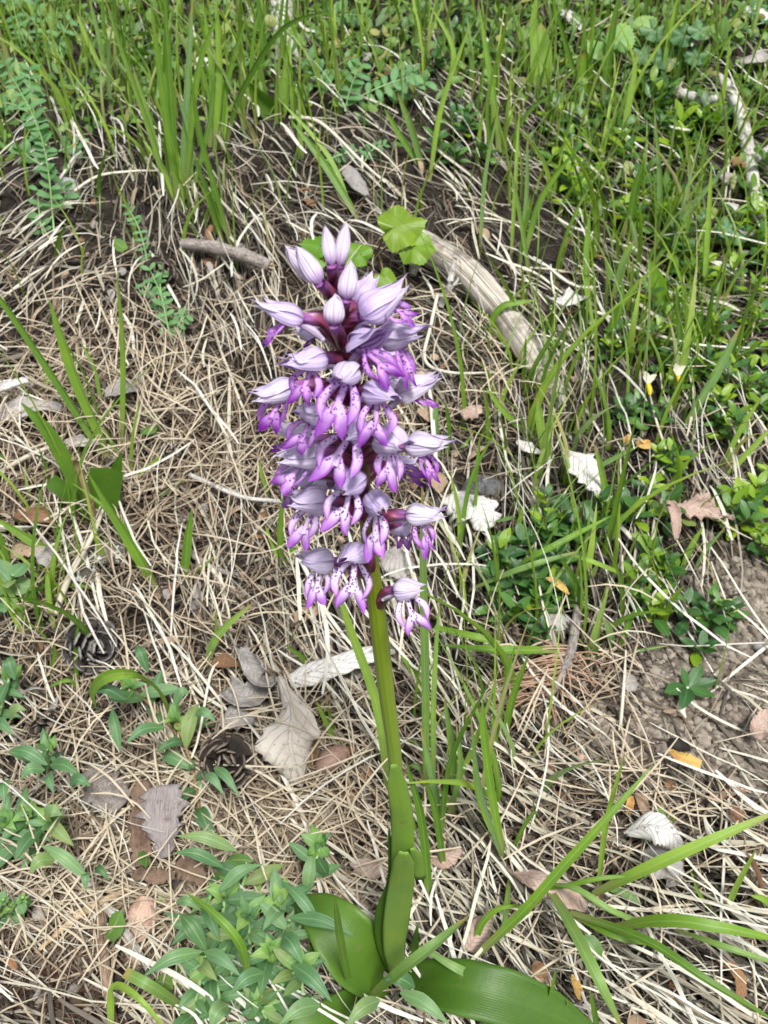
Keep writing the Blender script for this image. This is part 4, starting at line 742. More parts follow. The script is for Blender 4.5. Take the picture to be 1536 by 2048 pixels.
vetchling('dense blue-green leafy clump covering the ground left of the orchid base', [[(470, 2060), (520, 1960), (545, 1900)], [(560, 2040), (570, 1900), (560, 1795)], [(560, 2040), (600, 1850), (640, 1690)], [(430, 1990), (440, 1880), (450, 1790)], [(520, 2060), (560, 1980), (600, 1930)], [(400, 2060), (420, 1990), (420, 1930)], [(500, 2000), (500, 1900), (495, 1830)], [(560, 2100), (540, 2050), (520, 2010)]], 82,
 [(474, 1702, 352, 1672, 26), (446, 1734, 348, 1705, 24), (437, 1784, 526, 1728, 26), (412, 1900, 358, 1826, 32), (405, 1903, 287, 1953, 28), (408, 1903, 482, 1953, 26), (580, 1835, 706, 1870, 28), (586, 1930, 664, 2004, 34), (566, 1870, 606, 1930, 34), (352, 1805, 402, 1822, 18), (640, 1850, 560, 1760, 24), (800, 1985, 900, 2050, 30), (760, 2000, 690, 2055, 32), (830, 1975, 770, 1960, 30), (640, 2010, 560, 2048, 34), (455, 2010, 420, 2060, 36), (530, 1945, 460, 1990, 30)], nl=12)
vetchling('single red stem vetchling arched over pine cones above the brown bark', [[(402, 1690), (396, 1600), (380, 1520), (350, 1440)], [(396, 1600), (360, 1480), (300, 1410), (262, 1375)]], 78, [(240, 1500, 224, 1415, 22), (330, 1455, 250, 1488, 24), (252, 1400, 188, 1385, 24), (296, 1345, 272, 1290, 22), (350, 1410, 380, 1385, 24), (390, 1430, 432, 1444, 22), (410, 1550, 448, 1590, 20), (428, 1535, 480, 1595, 20)], nl=9)
vetchling('small upright vetchling rosette on needles left of the dark cone', [[(95, 1560), (96, 1525), (95, 1500)]], 66, [(95, 1530, 20, 1500, 26), (100, 1530, 165, 1555, 26), (90, 1540, 40, 1560, 24), (140, 1570, 182, 1572, 26), (96, 1550, 108, 1588, 22), (15, 1560, 10, 1610, 28)], nl=6)
vetchling('bushy vetchling cluster at the left edge below the small rosette', [[(20, 1730), (40, 1680), (60, 1630)], [(70, 1720), (80, 1670), (100, 1640)], [(-20, 1720), (-5, 1670), (10, 1640)]], 70, [(175, 1755, 80, 1690, 26), (110, 1720, 58, 1748, 30), (90, 1640, 125, 1630, 30), (190, 1740, 220, 1762, 18), (180, 1745, 172, 1785, 18)], nl=9)
vetchling('vetchling leaves at the left edge beside the dark cone', [[(-10, 1470), (5, 1410), (20, 1350)]], 66, [(30, 1360, 15, 1315, 26), (20, 1440, 52, 1420, 24), (-10, 1450, 26, 1470, 26)], nl=8)
vetchling('round-leaved herb at left edge below the lichen wood', [[(0, 1230), (15, 1180), (25, 1150)]], 56, kind='round', bract=False, nl=8)
vetchling('tiny thyme-like herb at the left edge above the dark soil', [[(15, 1850), (18, 1830), (20, 1810)], [(40, 1840), (36, 1815), (45, 1795)], [(0, 1860), (-5, 1830), (5, 1800)]], 26, kind='round', nl=8, name='herb')
vetchling('trefoil leaves at the bottom edge on the big right orchid leaf', [[(985, 2080), (985, 2050), (990, 2030)], [(1030, 2085), (1030, 2055), (1035, 2035)]], 46, kind='cover', bract=False, nl=6, name='herb')

# pinnate vetches: thing > frond > leaflet
def vetch(label, fronds, lf=22, kind='vetch'):
    root = thing('vetch', label, 'vetch plant', at(*fronds[0][0]), 'feather-leaved vetches')
    for fr in fronds:
        P0 = at(*fr[0]); ln = random.uniform(.0, .35); P = [P0 + V((0, 0, .004))] + [up(P0, x, y, ln) for x, y in fr[1:]]
        P = [V((p.x, p.y, max(p.z, gz(p.x, p.y) + .012))) if i else p for i, p in enumerate(P)]
        mb = MB(); tube(mb, P, [.0009, .0008, .0005], sides=5, n=12); fo = mb.build('frond', M['palestem'], root)
        Lp = sum((V((b[0], b[1], 0)) - V((a[0], a[1], 0))).length for a, b in zip(fr, fr[1:])); nn = max(5, int(Lp / 17))
        for i in range(nn):
            t = .12 + .88 * i / (nn - 1); q = cr(P, t); T = (cr(P, min(t + .03, 1)) - cr(P, max(t - .03, 0))).normalized(); sdv = T.cross(V((0, -.6, .8))).normalized()
            for sg in (-1, 1):
                d = sdv * sg + T * random.gauss(.45, .18) + V((0, random.gauss(0, .2), random.gauss(0, .38))); put(kind, q, d, V((0, -.5, .8)), pxw(lf, q) * random.uniform(.8, 1.1) * (1 - .35 * abs(t - .5)), fo, 'leaflet')
vetch('big grey-green vetch at the far upper left with feathery leaves', [[(110, 470), (95, 330), (70, 240), (10, 130)], [(105, 350), (60, 320), (45, 300)], [(120, 310), (150, 310), (170, 345)], [(90, 480), (80, 440), (75, 380)], [(70, 240), (30, 210), (0, 205)], [(95, 300), (75, 260), (62, 190), (58, 140)], [(100, 420), (130, 400), (125, 370)]], 30)
vetch('large fern-like vetch leaves at the top middle above the branch', [[(700, 210), (770, 170), (830, 150)], [(640, 60), (680, 90), (735, 150)], [(740, 200), (800, 180), (850, 165)], [(650, 190), (640, 150), (620, 120)], [(690, 230), (700, 180), (720, 130)]], 34)
vetch('small vetch leaning over the straw left of the lilac spike', [[(345, 690), (335, 650), (322, 590), (300, 540)], [(340, 680), (355, 650), (372, 630)], [(330, 640), (310, 600), (285, 570)]], 24)
vetch('thin vetch sprig between straws above the short bark twig', [[(300, 560), (290, 500), (275, 450), (255, 415)], [(330, 620), (320, 570), (325, 540)]], 18)
vetch('vetch leaves at the top right corner', [[(1440, 60), (1480, 30), (1520, 10)], [(1460, 70), (1500, 60), (1545, 40)]], 26)
vetch('small vetch leaf low in the straw right of the slanting grass pair', [[(650, 330), (680, 315), (720, 300)], [(730, 330), (745, 300), (768, 290)]], 20)
vetch('fine vetch foliage at the top left corner', [[(60, 110), (40, 60), (20, -10)], [(100, 120), (90, 60), (70, 10)], [(130, 130), (120, 90), (140, 40)]], 26)

# lobed seedling behind the buds; strawberry and cinquefoil
def lobed(root, cx, cy, ang, rp, h, mat='maple', lobes=5, tilt=0.0, teeth=.12, name='leaf', stemto=None):
    C = at(cx, cy, h); r = pxw(rp, C); mb = MB(); n = 96; e1 = V((math.cos(ang), math.sin(ang) * .75, -math.sin(ang) * -.35)).normalized(); nr = V((tilt, -.55, .83)).normalized(); e2 = nr.cross(e1).normalized(); e1 = e2.cross(nr)
    rows, ats = [], []; rn = random.random()
    for k in range(6):
        row, at_ = [], []
        for i in range(n + 1):
            a = -math.pi + 2 * math.pi * i / n; da = abs(math.degrees(a))
            if lobes >= 5 and mat == 'maple': f = float(np.interp(da, [0, 24, 52, 82, 112, 150, 172, 180], [1.08, .84, .93, .76, .76, .58, .36, .06])) * (1 + teeth * .7 * (abs((da / 11) % 1 - .5) * 2 - .5))
            elif lobes >= 5: f = .55 + .45 * abs(math.cos(a * lobes / 2)) ** .7
            else: f = float(np.interp(da, [0, 40, 90, 140, 180], [1.1, .85, .72, .62, .3])) * (1 + teeth * (abs((da / 14) % 1 - .5) * 2 - .5))
            va = min(abs(da - v_) for v_ in (0, 52, 112)) / 26
            q = k / 5; z_ = .14 * math.cos(a * lobes) * q * q - .12 * q * q; row.append(C + (e1 * math.cos(a) + e2 * math.sin(a)) * r * f * q + nr * r * z_); at_.append((min(va, 1) if q > .05 else 1, q * .7, rn))
        rows.append(row); ats.append(at_)
    mb.grid(rows, ats); o = mb.build(name, M[mat], root)
    if stemto is not None:
        mb = MB(); b = at(*stemto); tube(mb, [b, b.lerp(C, .5) + V((0, 0, .008)), C], [.0011, .0009, .0008], 6, 8); mb.build('petiole', M['redstem'], o)
rt = thing('tree_seedling', 'young seedling with bright lobed leaves behind the lilac buds', 'seedling', at(752, 510))
for c in [(790, 455, .35, 62, .06), (825, 494, -.35, 46, .05), (722, 510, 2.6, 40, .05), (640, 492, 2.9, 38, .035), (768, 553, -.9, 32, .035), (640, 520, 3.3, 26, .03)]: lobed(rt, *c, stemto=(752, 512), lobes=5 if c[3] > 40 else 3, tilt=random.uniform(-.25, .25))
rt = thing('strawberry_plant', 'wild strawberry with light ribbed leaf at the top right', 'plant', at(1235, 140)); 
for c in [(1240, 80, 1.3, 40, .05), (1200, 100, 2.6, 30, .04), (1285, 50, .6, 30, .04)]: lobed(rt, *c, mat='bract', stemto=(1235, 145), lobes=1, teeth=.16)
rt = thing('cinquefoil', 'low cinquefoil with hand-shaped green leaves beside the strawberry', 'plant', at(1320, 110))
for c in [(1310, 60, .5, 30, .04), (1365, 70, 1.2, 30, .035), (1330, 115, -.6, 30, .03), (1390, 110, .2, 26, .03), (1290, 110, 2.4, 26, .03), (1400, 60, .4, 26, .03)]: lobed(rt, *c, mat='glauc', stemto=(1330, 115), lobes=5, teeth=.05)
rt = thing('ivy_herb', 'pale scalloped leaf low among sprigs at the right', 'herb', at(1460, 470))
for c in [(1455, 455, .5, 26, .03), (1475, 470, -.4, 24, .025)]: lobed(rt, *c, mat='glauc', lobes=5, stemto=(1460, 475))

# ------------------------------------------------------------------ wood
def branch(name, label, cat, pts, rpx, mat, hs=None, wob=.12, sides=10, n=30, ends=None, group=None, twigs=()):
    hs = hs or [.004] * len(pts); P = [at(x, y, h) for (x, y), h in zip(pts, hs)]; rd = [pxw(r, p) for r, p in zip([lin(rpx, i / (len(P) - 1)) for i in range(len(P))], P)]
    mb = MB(); tube(mb, P, rd, sides=sides, n=n, wob=wob)
    if not twigs and not ends: o = mb.build(name, M[mat]); return tag(o, label, cat, group)
    root = thing(name, label, cat, P[0], group); mb.build('wood', M[mat], root)
    for pts2, r2 in twigs:
        Q = [at(x, y, h) for x, y, h in pts2]; mb = MB(); tube(mb, Q, [pxw(r2, Q[0]), pxw(r2 * .6, Q[-1])], 6, 10, wob=.1); mb.build('side_twig', M[mat], root)
    if ends:
        for e in ends:
            c, d = (P[0], P[0] - P[1]) if e == 0 else (P[-1], P[-1] - P[-2]); d.normalize(); r_ = rd[0] if e == 0 else rd[-1]
            mb = MB()
            for q in range(9): a = q * .7; s = d.orthogonal().normalized(); m_ = d.cross(s); o_ = (s * math.cos(a) + m_ * math.sin(a)) * r_ * random.uniform(.1, .75); tube(mb, [c - d * r_ + o_, c + d * r_ * random.uniform(.3, 1.1) + o_ * .9], [r_ * .3, r_ * .08], 5, 2)
            mb.build('broken_end', M['brokenwood'], root)
    return root
branch('dead_branch', 'thick weathered grey-brown branch half buried in straw, right of the lilac spike', 'branch', [(805, 478), (860, 500), (930, 545), (1000, 620), (1050, 690), (1090, 760), (1120, 820)], [27, 32, 31, 29, 27, 24, 18], 'log', hs=[.010, .022, .025, .023, .018, .009, -.006], wob=.11, sides=18, n=44, twigs=[([(830, 530, .02), (825, 550, .015)], 12)])
branch('bark_twig', 'short bark-covered twig with broken pale end, left of the buds', 'twig', [(365, 488), (430, 495), (490, 512), (540, 532)], [11, 13, 13, 12], 'bark', hs=[.016, .024, .028, .026], wob=.16, ends=[1], n=24)
branch('wood_stub', 'upright grey weathered wood stub at the top edge left of centre', 'wood stub', [(575, 130), (568, 60), (560, -20), (556, -60)], [24, 24, 22, 18], 'twig', hs=[.0, .01, .015, .015], wob=.12, n=20, sides=14)
branch('dry_stick', 'bleached forked stick lying along the upper right edge', 'stick', [(1430, 150), (1460, 180), (1485, 250), (1500, 320), (1510, 390), (1525, 440)], [8, 12, 13, 13, 13, 12], 'twig', hs=[.012, .014, .015, .015, .012, .008], twigs=[([(1500, 330, .015), (1545, 290, .02)], 10)])
branch('dry_twig', 'thin grey forked twig standing in front of the branch', 'twig', [(882, 610), (898, 570), (905, 540), (910, 515)], [7, 7, 6, 5], 'twig', hs=[.005, .03, .04, .05], n=12, twigs=[([(893, 590, .02), (930, 540, .03)], 4), ([(902, 560, .03), (885, 520, .05)], 3)])
branch('dry_stalk', 'long bleached white bent stalk lying below the branch end', 'stalk', [(875, 590), (862, 650), (850, 720), (900, 745), (1000, 745)], [3.5, 3.5, 3.5, 3, 2.5], 'strawpale', hs=[.03, .025, .015, .01, .01], n=24, wob=.05, sides=6)
branch('ground_twig', 'brown upright twig lying at the bottom left beside the dark soil', 'twig', [(200, 1800), (208, 1900), (213, 1960), (232, 2070)], [11, 10, 10, 9], 'brownwood', hs=[.012, .014, .012, .008], wob=.12, n=24)
branch('white_twig', 'white peeled twig lying by the pink gall', 'twig', [(168, 1752), (215, 1815), (262, 1880), (296, 1935)], [7, 8, 8, 6], 'twig', hs=[.01, .016, .018, .014], wob=.06)
branch('flat_straw', 'broad split straw lying across the needles left of the gall', 'straw', [(72, 1905), (140, 1845), (200, 1805), (262, 1775)], [4, 7, 7, 5], 'brokenwood', hs=[.012, .016, .018, .014], wob=.05, sides=6)
branch('dark_twig', 'thin dark twig left of the brown bark plate', 'twig', [(30, 1620), (70, 1580), (110, 1545), (200, 1560)], [5, 6, 6, 4], 'bark', hs=[.006, .012, .014, .006])
branch('dry_twig', 'long dark dry twig buried right of the lichen wood', 'twig', [(345, 1080), (400, 1120), (450, 1145), (480, 1150)], [6, 6, 5, 5], 'bark', hs=[.006, .01, .01, .006])
branch('pale_twig', 'pale arching stem running left from the lilac spike base', 'stem', [(380, 950), (430, 972), (490, 995), (560, 1003)], [5, 5, 4.5, 4], 'twig', hs=[.01, .018, .02, .015], wob=.05)
branch('ribbed_stick', 'white ribbed wood piece lying near bleached stick at upper right', 'wood piece', [(1325, 180), (1370, 190), (1410, 200), (1450, 194)], [6, 11, 11, 6], 'twig', hs=[.008, .012, .014, .01], wob=.06)
# long straws you can pick out
for lab, pts, r in [('long pale straw sweeping across the top middle towards the spike', [(580, 235), (640, 245), (720, 320), (770, 365)], 5), ('long pale straw arching from left across the upper grass tuft', [(120, 405), (190, 355), (260, 343), (325, 341)], 4),
 ('long straight straw crossing the right side at branch height', [(1195, 625), (1300, 665), (1400, 690), (1560, 698)], 4.5), ('long pale straw rising past the yellow pea flower', [(1335, 910), (1312, 840), (1300, 790)], 4), ('curved straw looping above the curled beech leaf at the left', [(500, 1390), (430, 1330), (380, 1520), (270, 1545)], 4),
 ('broad white straw leaning at left below the eaten leaves', [(110, 1230), (140, 1150), (185, 1070), (210, 1010)], 9), ('pale kinked straw standing near the lichen wood', [(195, 1150), (200, 1190), (215, 1250)], 8), ('straw running straight left from the eaten leaves', [(40, 1065), (100, 1035), (160, 1000)], 4.5),
 ('twin straw crossing the litter below the curled beech leaf', [(365, 1525), (480, 1530), (560, 1570), (640, 1630)], 5), ('thick straw lying left of the eaten leaves', [(-10, 950), (60, 910), (125, 885)], 7), ('upright white straw at the soil edge', [(1240, 1460), (1247, 1380), (1252, 1300)], 5)]:
    branch('dry_straw_stalk', lab, 'straw', pts, [r * .75, r * .75, r * .6, r * .35], 'strawpale', hs=[.008] + [.022] * (len(pts) - 2) + [.014], sides=6, n=20, wob=.03, group='single long straws')

# ------------------------------------------------------------------ dead leaves, bark, cones, stones
def dead(label, pts, wpx, mat, hs, curl=.6, wav=.15, fold=0.0, n=22, petiole=None, name='dead_leaf', ragged=.05, cat='dead leaf', nrm=None, twist=(0, 0)):
    P = [at(x, y, h + .008) for (x, y), h in zip(pts, hs)]; root = thing(name, label, cat, P[0], 'dead leaves on the slope')
    mb = MB(); ribbon(mb, P, [pxw(q * .5, P[len(P) // 2]) for q in wpx], nrm or GN, nu=6, n=n, curl=curl, wav=wav, fold=fold, ragged=ragged, twist=twist); o = mb.build('blade', M[mat], root)
    sm = o.modifiers.new('thickness', 'SOLIDIFY'); sm.thickness = .0005
    mb = MB(); tube(mb, [p - GN * .0006 for p in P], [.0009, .0007, .0003], 6, 16); mb.build('midrib', M[mat], root)
    if petiole: Q = [P[0]] + [at(*q) for q in petiole]; mb = MB(); tube(mb, Q, [.001, .0009], 6, 6); mb.build('petiole', M['brownwood'], root)
    return root
dead('large curled cream beech leaf with ribs, left of the orchid stem', [(558, 1352), (583, 1420), (580, 1480), (590, 1530), (604, 1578)], [14, 40, 112, 136, 118, 60, 4], 'dl_cream', [.03, .034, .032, .022, .004], curl=-.75, wav=.3, ragged=.08, twist=(-.3, .35), petiole=[(530, 1335, .02), (480, 1330, .012)])
dead('long narrow pale ribbed leaf lying behind the orchid stem', [(578, 1362), (620, 1345), (680, 1325), (740, 1305), (790, 1302)], [34, 52, 54, 50, 40, 10], 'dl_pale', [.012, .02, .022, .02, .01], curl=-.7, wav=.04)
dead('crumpled grey leaf roll above the curled beech leaf', [(482, 1295), (500, 1330), (520, 1360), (552, 1365)], [30, 56, 60, 30], 'dl_grey', [.02, .028, .025, .012], curl=1.6, wav=.5)
dead('dark folded leaf under the crumpled grey roll', [(455, 1375), (480, 1395), (510, 1390), (535, 1375)], [40, 70, 60, 20], 'dl_grey', [.012, .018, .016, .01], curl=1.2, wav=.5)
dead('bluish grey leaf beside the dark pine cone', [(440, 1450), (470, 1430), (510, 1440)], [20, 62, 60, 20], 'dl_grey', [.01, .016, .01], curl=-.7, wav=.2)
dead('rusty brown leaf scrap lit orange above the grey roll', [(425, 1322), (455, 1325), (485, 1330)], [14, 36, 20, 6], 'dl_brown', [.01, .016, .012], curl=.9)
dead('reddish leaf scrap beside the brown capsule', [(618, 1470), (622, 1500), (618, 1535)], [12, 34, 30, 6], 'dl_brown', [.008, .012, .006], curl=.9)
dead('white torn leaf lying right of the spike on straw', [(905, 985), (935, 1005), (962, 1030), (958, 1062)], [60, 84, 92, 20], 'dl_pale', [.012, .02, .022, .014], curl=-.5, wav=.25, ragged=.14)
dead('pale serrated leaf propped above the straw bundle at right', [(1130, 900), (1165, 925), (1195, 965), (1225, 1005)], [20, 62, 70, 46, 8], 'dl_pale', [.018, .026, .022, .01], curl=-.5, wav=.2, ragged=.12)
dead('small pale leaf edge beside the thick short grass blade', [(1035, 880), (1060, 893), (1085, 905)], [14, 30, 26, 8], 'dl_pale', [.012, .016, .01], curl=-.6)
dead('orange-brown torn leaf with ragged cavity among bright sprigs', [(1345, 1015), (1390, 1020), (1440, 1030), (1470, 1040)], [26, 46, 54, 34, 8], 'dl_pink', [.008, .014, .012, .006], curl=1.1, wav=.5, ragged=.25)
dead('pinkish leaf rim standing left of the torn leaf', [(1338, 1000), (1350, 1035), (1352, 1080)], [14, 30, 24, 6], 'dl_pink', [.02, .02, .012], curl=1.2)
dead('grey-white curled leaf at the lower right under the grass', [(1250, 1665), (1300, 1650), (1340, 1665), (1365, 1695)], [16, 62, 76, 66, 30], 'dl_pale', [.018, .032, .032, .02], curl=-.8, wav=.2, petiole=[(1330, 1640, .03), (1338, 1612, .03)])
dead('pale lower leaf beneath the grey-white curled leaf', [(1300, 1690), (1325, 1720), (1345, 1755), (1335, 1775)], [50, 76, 80, 30, 6], 'dl_grey', [.012, .016, .014, .008], curl=-.4, wav=.2)
dead('large rolled silver leaf at the left edge', [(-30, 790), (10, 778), (58, 762)], [40, 40, 34, 20], 'dl_pale', [.02, .026, .022], curl=1.5, wav=.1)
dead('crinkled grey leaf under the rolled silver leaf', [(-30, 820), (30, 812), (90, 805), (125, 815)], [40, 56, 44, 16], 'dl_grey', [.008, .016, .014, .008], curl=-.7, wav=.4)
dead('grey leaf fragment under the long left grass blades', [(130, 880), (165, 880), (200, 885)], [16, 36, 28, 8], 'dl_grey', [.008, .014, .008], curl=-.7, wav=.3)
dead('silver leaf piece half hidden behind the left grass tuft', [(210, 790), (245, 775), (280, 780)], [20, 44, 38, 10], 'dl_grey', [.008, .014, .008], curl=.6)
dead('brown rotting leaf at the left edge above the lichen wood', [(30, 1030), (70, 1032), (110, 1045)], [20, 46, 36, 10], 'dl_brown', [.008, .016, .01], curl=.9, wav=.4)
dead('broad tan rotten chip below the brown rotting leaf', [(20, 1100), (50, 1092), (85, 1100)], [46, 50, 46, 30], 'dl_tan', [.008, .014, .01], curl=-.3, wav=.2)
dead('white leaf shreds right of the branch under the grass', [(1100, 600), (1135, 600), (1175, 595)], [10, 36, 40, 10], 'dl_pale', [.012, .022, .016], curl=.9, wav=.4)
dead('brown leaf scrap below the white leaf shreds', [(1120, 625), (1135, 622), (1150, 618)], [12, 22, 20, 6], 'dl_brown', [.006, .01, .006], curl=.7)
dead('pinkish dead leaf right of the spike at branch height', [(815, 745), (840, 748), (865, 745)], [24, 44, 40, 12], 'dl_pink', [.008, .014, .008], curl=-.6, wav=.2)
dead('pink triangular leaf scrap right of spike above torn white leaf', [(915, 815), (940, 818), (962, 810)], [16, 40, 42, 8], 'dl_pink', [.008, .014, .008], curl=-.6, wav=.3, ragged=.15)
dead('orange leaf scrap behind the right flowers', [(840, 815), (855, 828), (870, 840)], [12, 36, 34, 8], 'dl_tan', [.008, .012, .008], curl=.7)
dead('tan leaf scrap behind the flowers below the orange one', [(860, 945), (875, 960), (880, 985)], [12, 34, 34, 8], 'dl_tan', [.008, .014, .008], curl=.8)
dead('left one of two small orange leaves below the dark sprigs', [(1252, 888), (1256, 878), (1258, 868)], [6, 18, 16, 3], 'dl_yellow', [.014, .018, .02], curl=.3)
dead('right orange-yellow leaf of the pair below the dark sprigs', [(1275, 882), (1288, 890), (1298, 880)], [6, 24, 24, 4], 'dl_yellow', [.014, .02, .018], curl=.3)
dead('pale grey leaf behind the lowest flowers right of the stem', [(775, 1100), (800, 1120), (830, 1135)], [40, 76, 76, 20], 'dl_grey', [.006, .014, .008], curl=-.4, wav=.2)
dead('tan wrinkled leaf among straw right of orchid base', [(1030, 1745), (1080, 1760), (1140, 1790), (1175, 1815)], [20, 52, 54, 24], 'dl_pink', [.008, .018, .016, .008], curl=-.7, wav=.3)
dead('grey-pink leaf right of the orchid stalk by tall grass', [(860, 1720), (890, 1715), (925, 1700)], [14, 44, 40, 8], 'dl_pink', [.008, .014, .008], curl=-.6, wav=.2)
dead('pale wedge leaf left of the orchid sheath', [(700, 1725), (740, 1735), (775, 1740)], [10, 40, 44, 14], 'dl_pink', [.008, .014, .008], curl=-.6, wav=.2)
dead('shadowed grey leaf under the bent grass at lower right', [(935, 1900), (960, 1860), (985, 1830)], [30, 56, 50, 10], 'dl_pink', [.006, .012, .006], curl=-.5, wav=.2)
dead('small orange leaf tip at the bottom right of the orchid leaf', [(1145, 1950), (1155, 1975), (1160, 2000)], [6, 18, 18, 4], 'dl_yellow', [.014, .018, .014], curl=.6)
dead('shed yellow bud scale lying on the soil', [(1340, 1500), (1365, 1518), (1402, 1530)], [8, 22, 30, 22], 'dl_yellow', [.008, .012, .012], curl=.7, name='bud_scale', cat='bud scale')
dead('brown bud scale beside pale ones near the grey-white leaf', [(1290, 1628), (1284, 1605), (1272, 1585)], [8, 26, 22, 4], 'dl_tan', [.008, .014, .012], curl=.9, name='bud_scale', cat='bud scale')
dead('cream bud scale beside the brown one', [(1255, 1625), (1260, 1608), (1264, 1592)], [5, 16, 16, 3], 'dl_yellow', [.01, .014, .014], curl=.7, name='bud_scale', cat='bud scale')
dead('pink peeling leaf at the right edge on the soil', [(1510, 1475), (1525, 1450), (1550, 1430)], [20, 44, 50, 20], 'dl_pink', [.008, .014, .01], curl=.8, wav=.3)
dead('pale leaf strip beneath the slanting grass pair', [(690, 330), (710, 355), (735, 390)], [20, 40, 36, 10], 'dl_grey', [.008, .014, .01], curl=-.6)
dead('grey leaf at the top edge right of the big left tuft', [(395, 140), (405, 120), (420, 135)], [20, 40, 36, 10], 'dl_pale', [.012, .016, .012], curl=-.5)
dead('pale leaf piece by the bleached stick at the right edge', [(1440, 340), (1458, 350), (1465, 372)], [14, 32, 34, 8], 'dl_grey', [.01, .016, .01], curl=-.6)
dead('white leaf sliver at right edge below bleached stick', [(1452, 405), (1470, 420), (1490, 428)], [10, 24, 22, 6], 'dl_pale', [.01, .016, .01], curl=.8)
dead('brown leaf below the bleached stick fork', [(1465, 330), (1485, 325), (1500, 340)], [14, 36, 30, 8], 'dl_brown', [.006, .01, .006], curl=.6)
dead('big white leaf at the top right corner', [(1500, 10), (1520, 20), (1550, 30)], [20, 44, 44, 14], 'dl_pale', [.01, .016, .01], curl=-.5)
dead('pale leaf among cinquefoil at the right top', [(1480, 120), (1510, 110), (1540, 100)], [20, 44, 44, 14], 'dl_grey', [.008, .014, .01], curl=-.5)
dead('white leaf behind the spoon-shaped leaf at the top', [(1120, 20), (1150, 30), (1165, 60)], [20, 40, 36, 10], 'dl_pale', [.01, .014, .01], curl=-.5)
# bark plates
def plate(label, pts, wpx, mat, hs, name='bark_flake', th=.003):
    P = [at(x, y, h + .016) for (x, y), h in zip(pts, hs)]; mb = MB(); ribbon(mb, P, [pxw(q * .5, P[1]) for q in wpx], GN, nu=4, n=18, curl=-.35, wav=.08, ragged=.2)
    o = mb.build(name, M[mat]); sm = o.modifiers.new('thickness', 'SOLIDIFY'); sm.thickness = th; return tag(o, label, 'bark', 'flakes of bark')
plate('grey flat bark plate with notched upper edge at the lower left', [(325, 1570), (322, 1640), (330, 1715)], [70, 96, 80, 84, 40, 30], 'barkplate', [.016, .018, .012])
plate('brown bark strip forming the left border of the notched plate', [(282, 1560), (278, 1640), (285, 1730)], [30, 40, 38, 44, 30], 'barkbrown', [.01, .012, .01])
plate('pinkish rounded bark flake below the notched plate', [(355, 1720), (385, 1740), (410, 1765)], [30, 50, 40, 20], 'barkbrown', [.01, .016, .01])
plate('dark bark slab left of the notched plate', [(170, 1540), (205, 1570), (245, 1610)], [40, 70, 76, 50], 'bark', [.004, .012, .008])
plate('tan bark crumbs below the notched plate', [(265, 1745), (310, 1752), (350, 1750)], [20, 30, 30, 14], 'barkbrown', [.01, .014, .01])
# pine cones: thing > core, scale
def cone(label, cx, cy, rp, ax, mat='cone', h=.012, nsc=44, elong=1.25, openn=1.15):
    C = at(cx, cy, h); r = pxw(rp, C); ax = ax.normalized(); r *= .86; C = C - GN * .002; root = thing('pine_cone', label, 'pine cone', C, 'fallen pine cones'); s = ax.orthogonal().normalized(); m_ = ax.cross(s)
    mb = MB(); tube(mb, [C - ax * r * .8 * elong, C, C + ax * r * .75 * elong], lambda t: r * .48 * (math.sin(math.pi * min(max(t, .06), .97)) ** .6), 8, 8); mb.build('core', M[mat], root)
    sb = MB(); ribbon(sb, [V((0, 0, 0)), V((0, .55, .04)), V((0, .9, .12)), V((0, 1.02, .3))], [.12, .2, .27, .34, .37, .3, .14], V((0, 0, 1)), nu=2, n=8, curl=.45, rnd=0); me = sb.mesh('scale', M[mat]); 
    for i in range(nsc):
        t = (i + .5) / nsc; a = i * 2.39996; yy = (-.75 + 1.5 * t) * elong * r; rad = r * .3 * math.sin(math.pi * (.15 + .75 * t)); el = -.5 + 1.75 * t
        o_ = s * math.cos(a) + m_ * math.sin(a); d = (o_ * math.cos(el) * openn + ax * math.sin(el)).normalized(); P = C + ax * yy + o_ * rad
        d = (d + V((random.gauss(0, .16), random.gauss(0, .16), random.gauss(0, .16)))).normalized(); L = r * (.8 - .3 * abs(t - .45)) * random.uniform(.8, 1.12); up_ = (ax - d * ax.dot(d)).normalized(); sx = d.cross(up_)
        o = bpy.data.objects.new('scale', me); col.objects.link(o); o.parent = root; o.matrix_parent_inverse = parent_inv(root)
        o.matrix_basis = Matrix(((sx.x * L, d.x * L, up_.x * L, P.x), (sx.y * L, d.y * L, up_.y * L, P.y), (sx.z * L, d.z * L, up_.z * L, P.z), (0, 0, 0, 1)))
        o.modifiers.new('thickness', 'SOLIDIFY').thickness = .07
cone('dark open pine cone tucked under the curled beech leaf', 452, 1525, 66, V((.15, -.55, .8)), 'cone', .018, 52)
cone('grey weathered open pine cone at left above the vetchlings', 178, 1292, 60, V((.6, -.5, .55)), 'conegrey', .02, 44)
cone('small dark crusted pine cone left of the arching grass blade', 112, 1452, 46, V((-.4, -.6, .6)), 'cone', .014, 40)
cone('grey pine cone in shadow of the straw under the bark twig', 318, 548, 40, V((.3, -.7, .6)), 'cone', .014, 40)
cone('dark half-hidden pine cone right of the pale serrated leaf', 1280, 925, 44, V((-.4, -.6, .6)), 'cone', .01, 36)
cone('broken pine cone remains on the needles left of the spike', 345, 905, 34, V((.8, -.3, .4)), 'conegrey', .008, 26)
cone('black blurry cone right of the dark cone behind the arching blade', 185, 1435, 32, V((.7, -.5, .4)), 'cone', .01, 30)
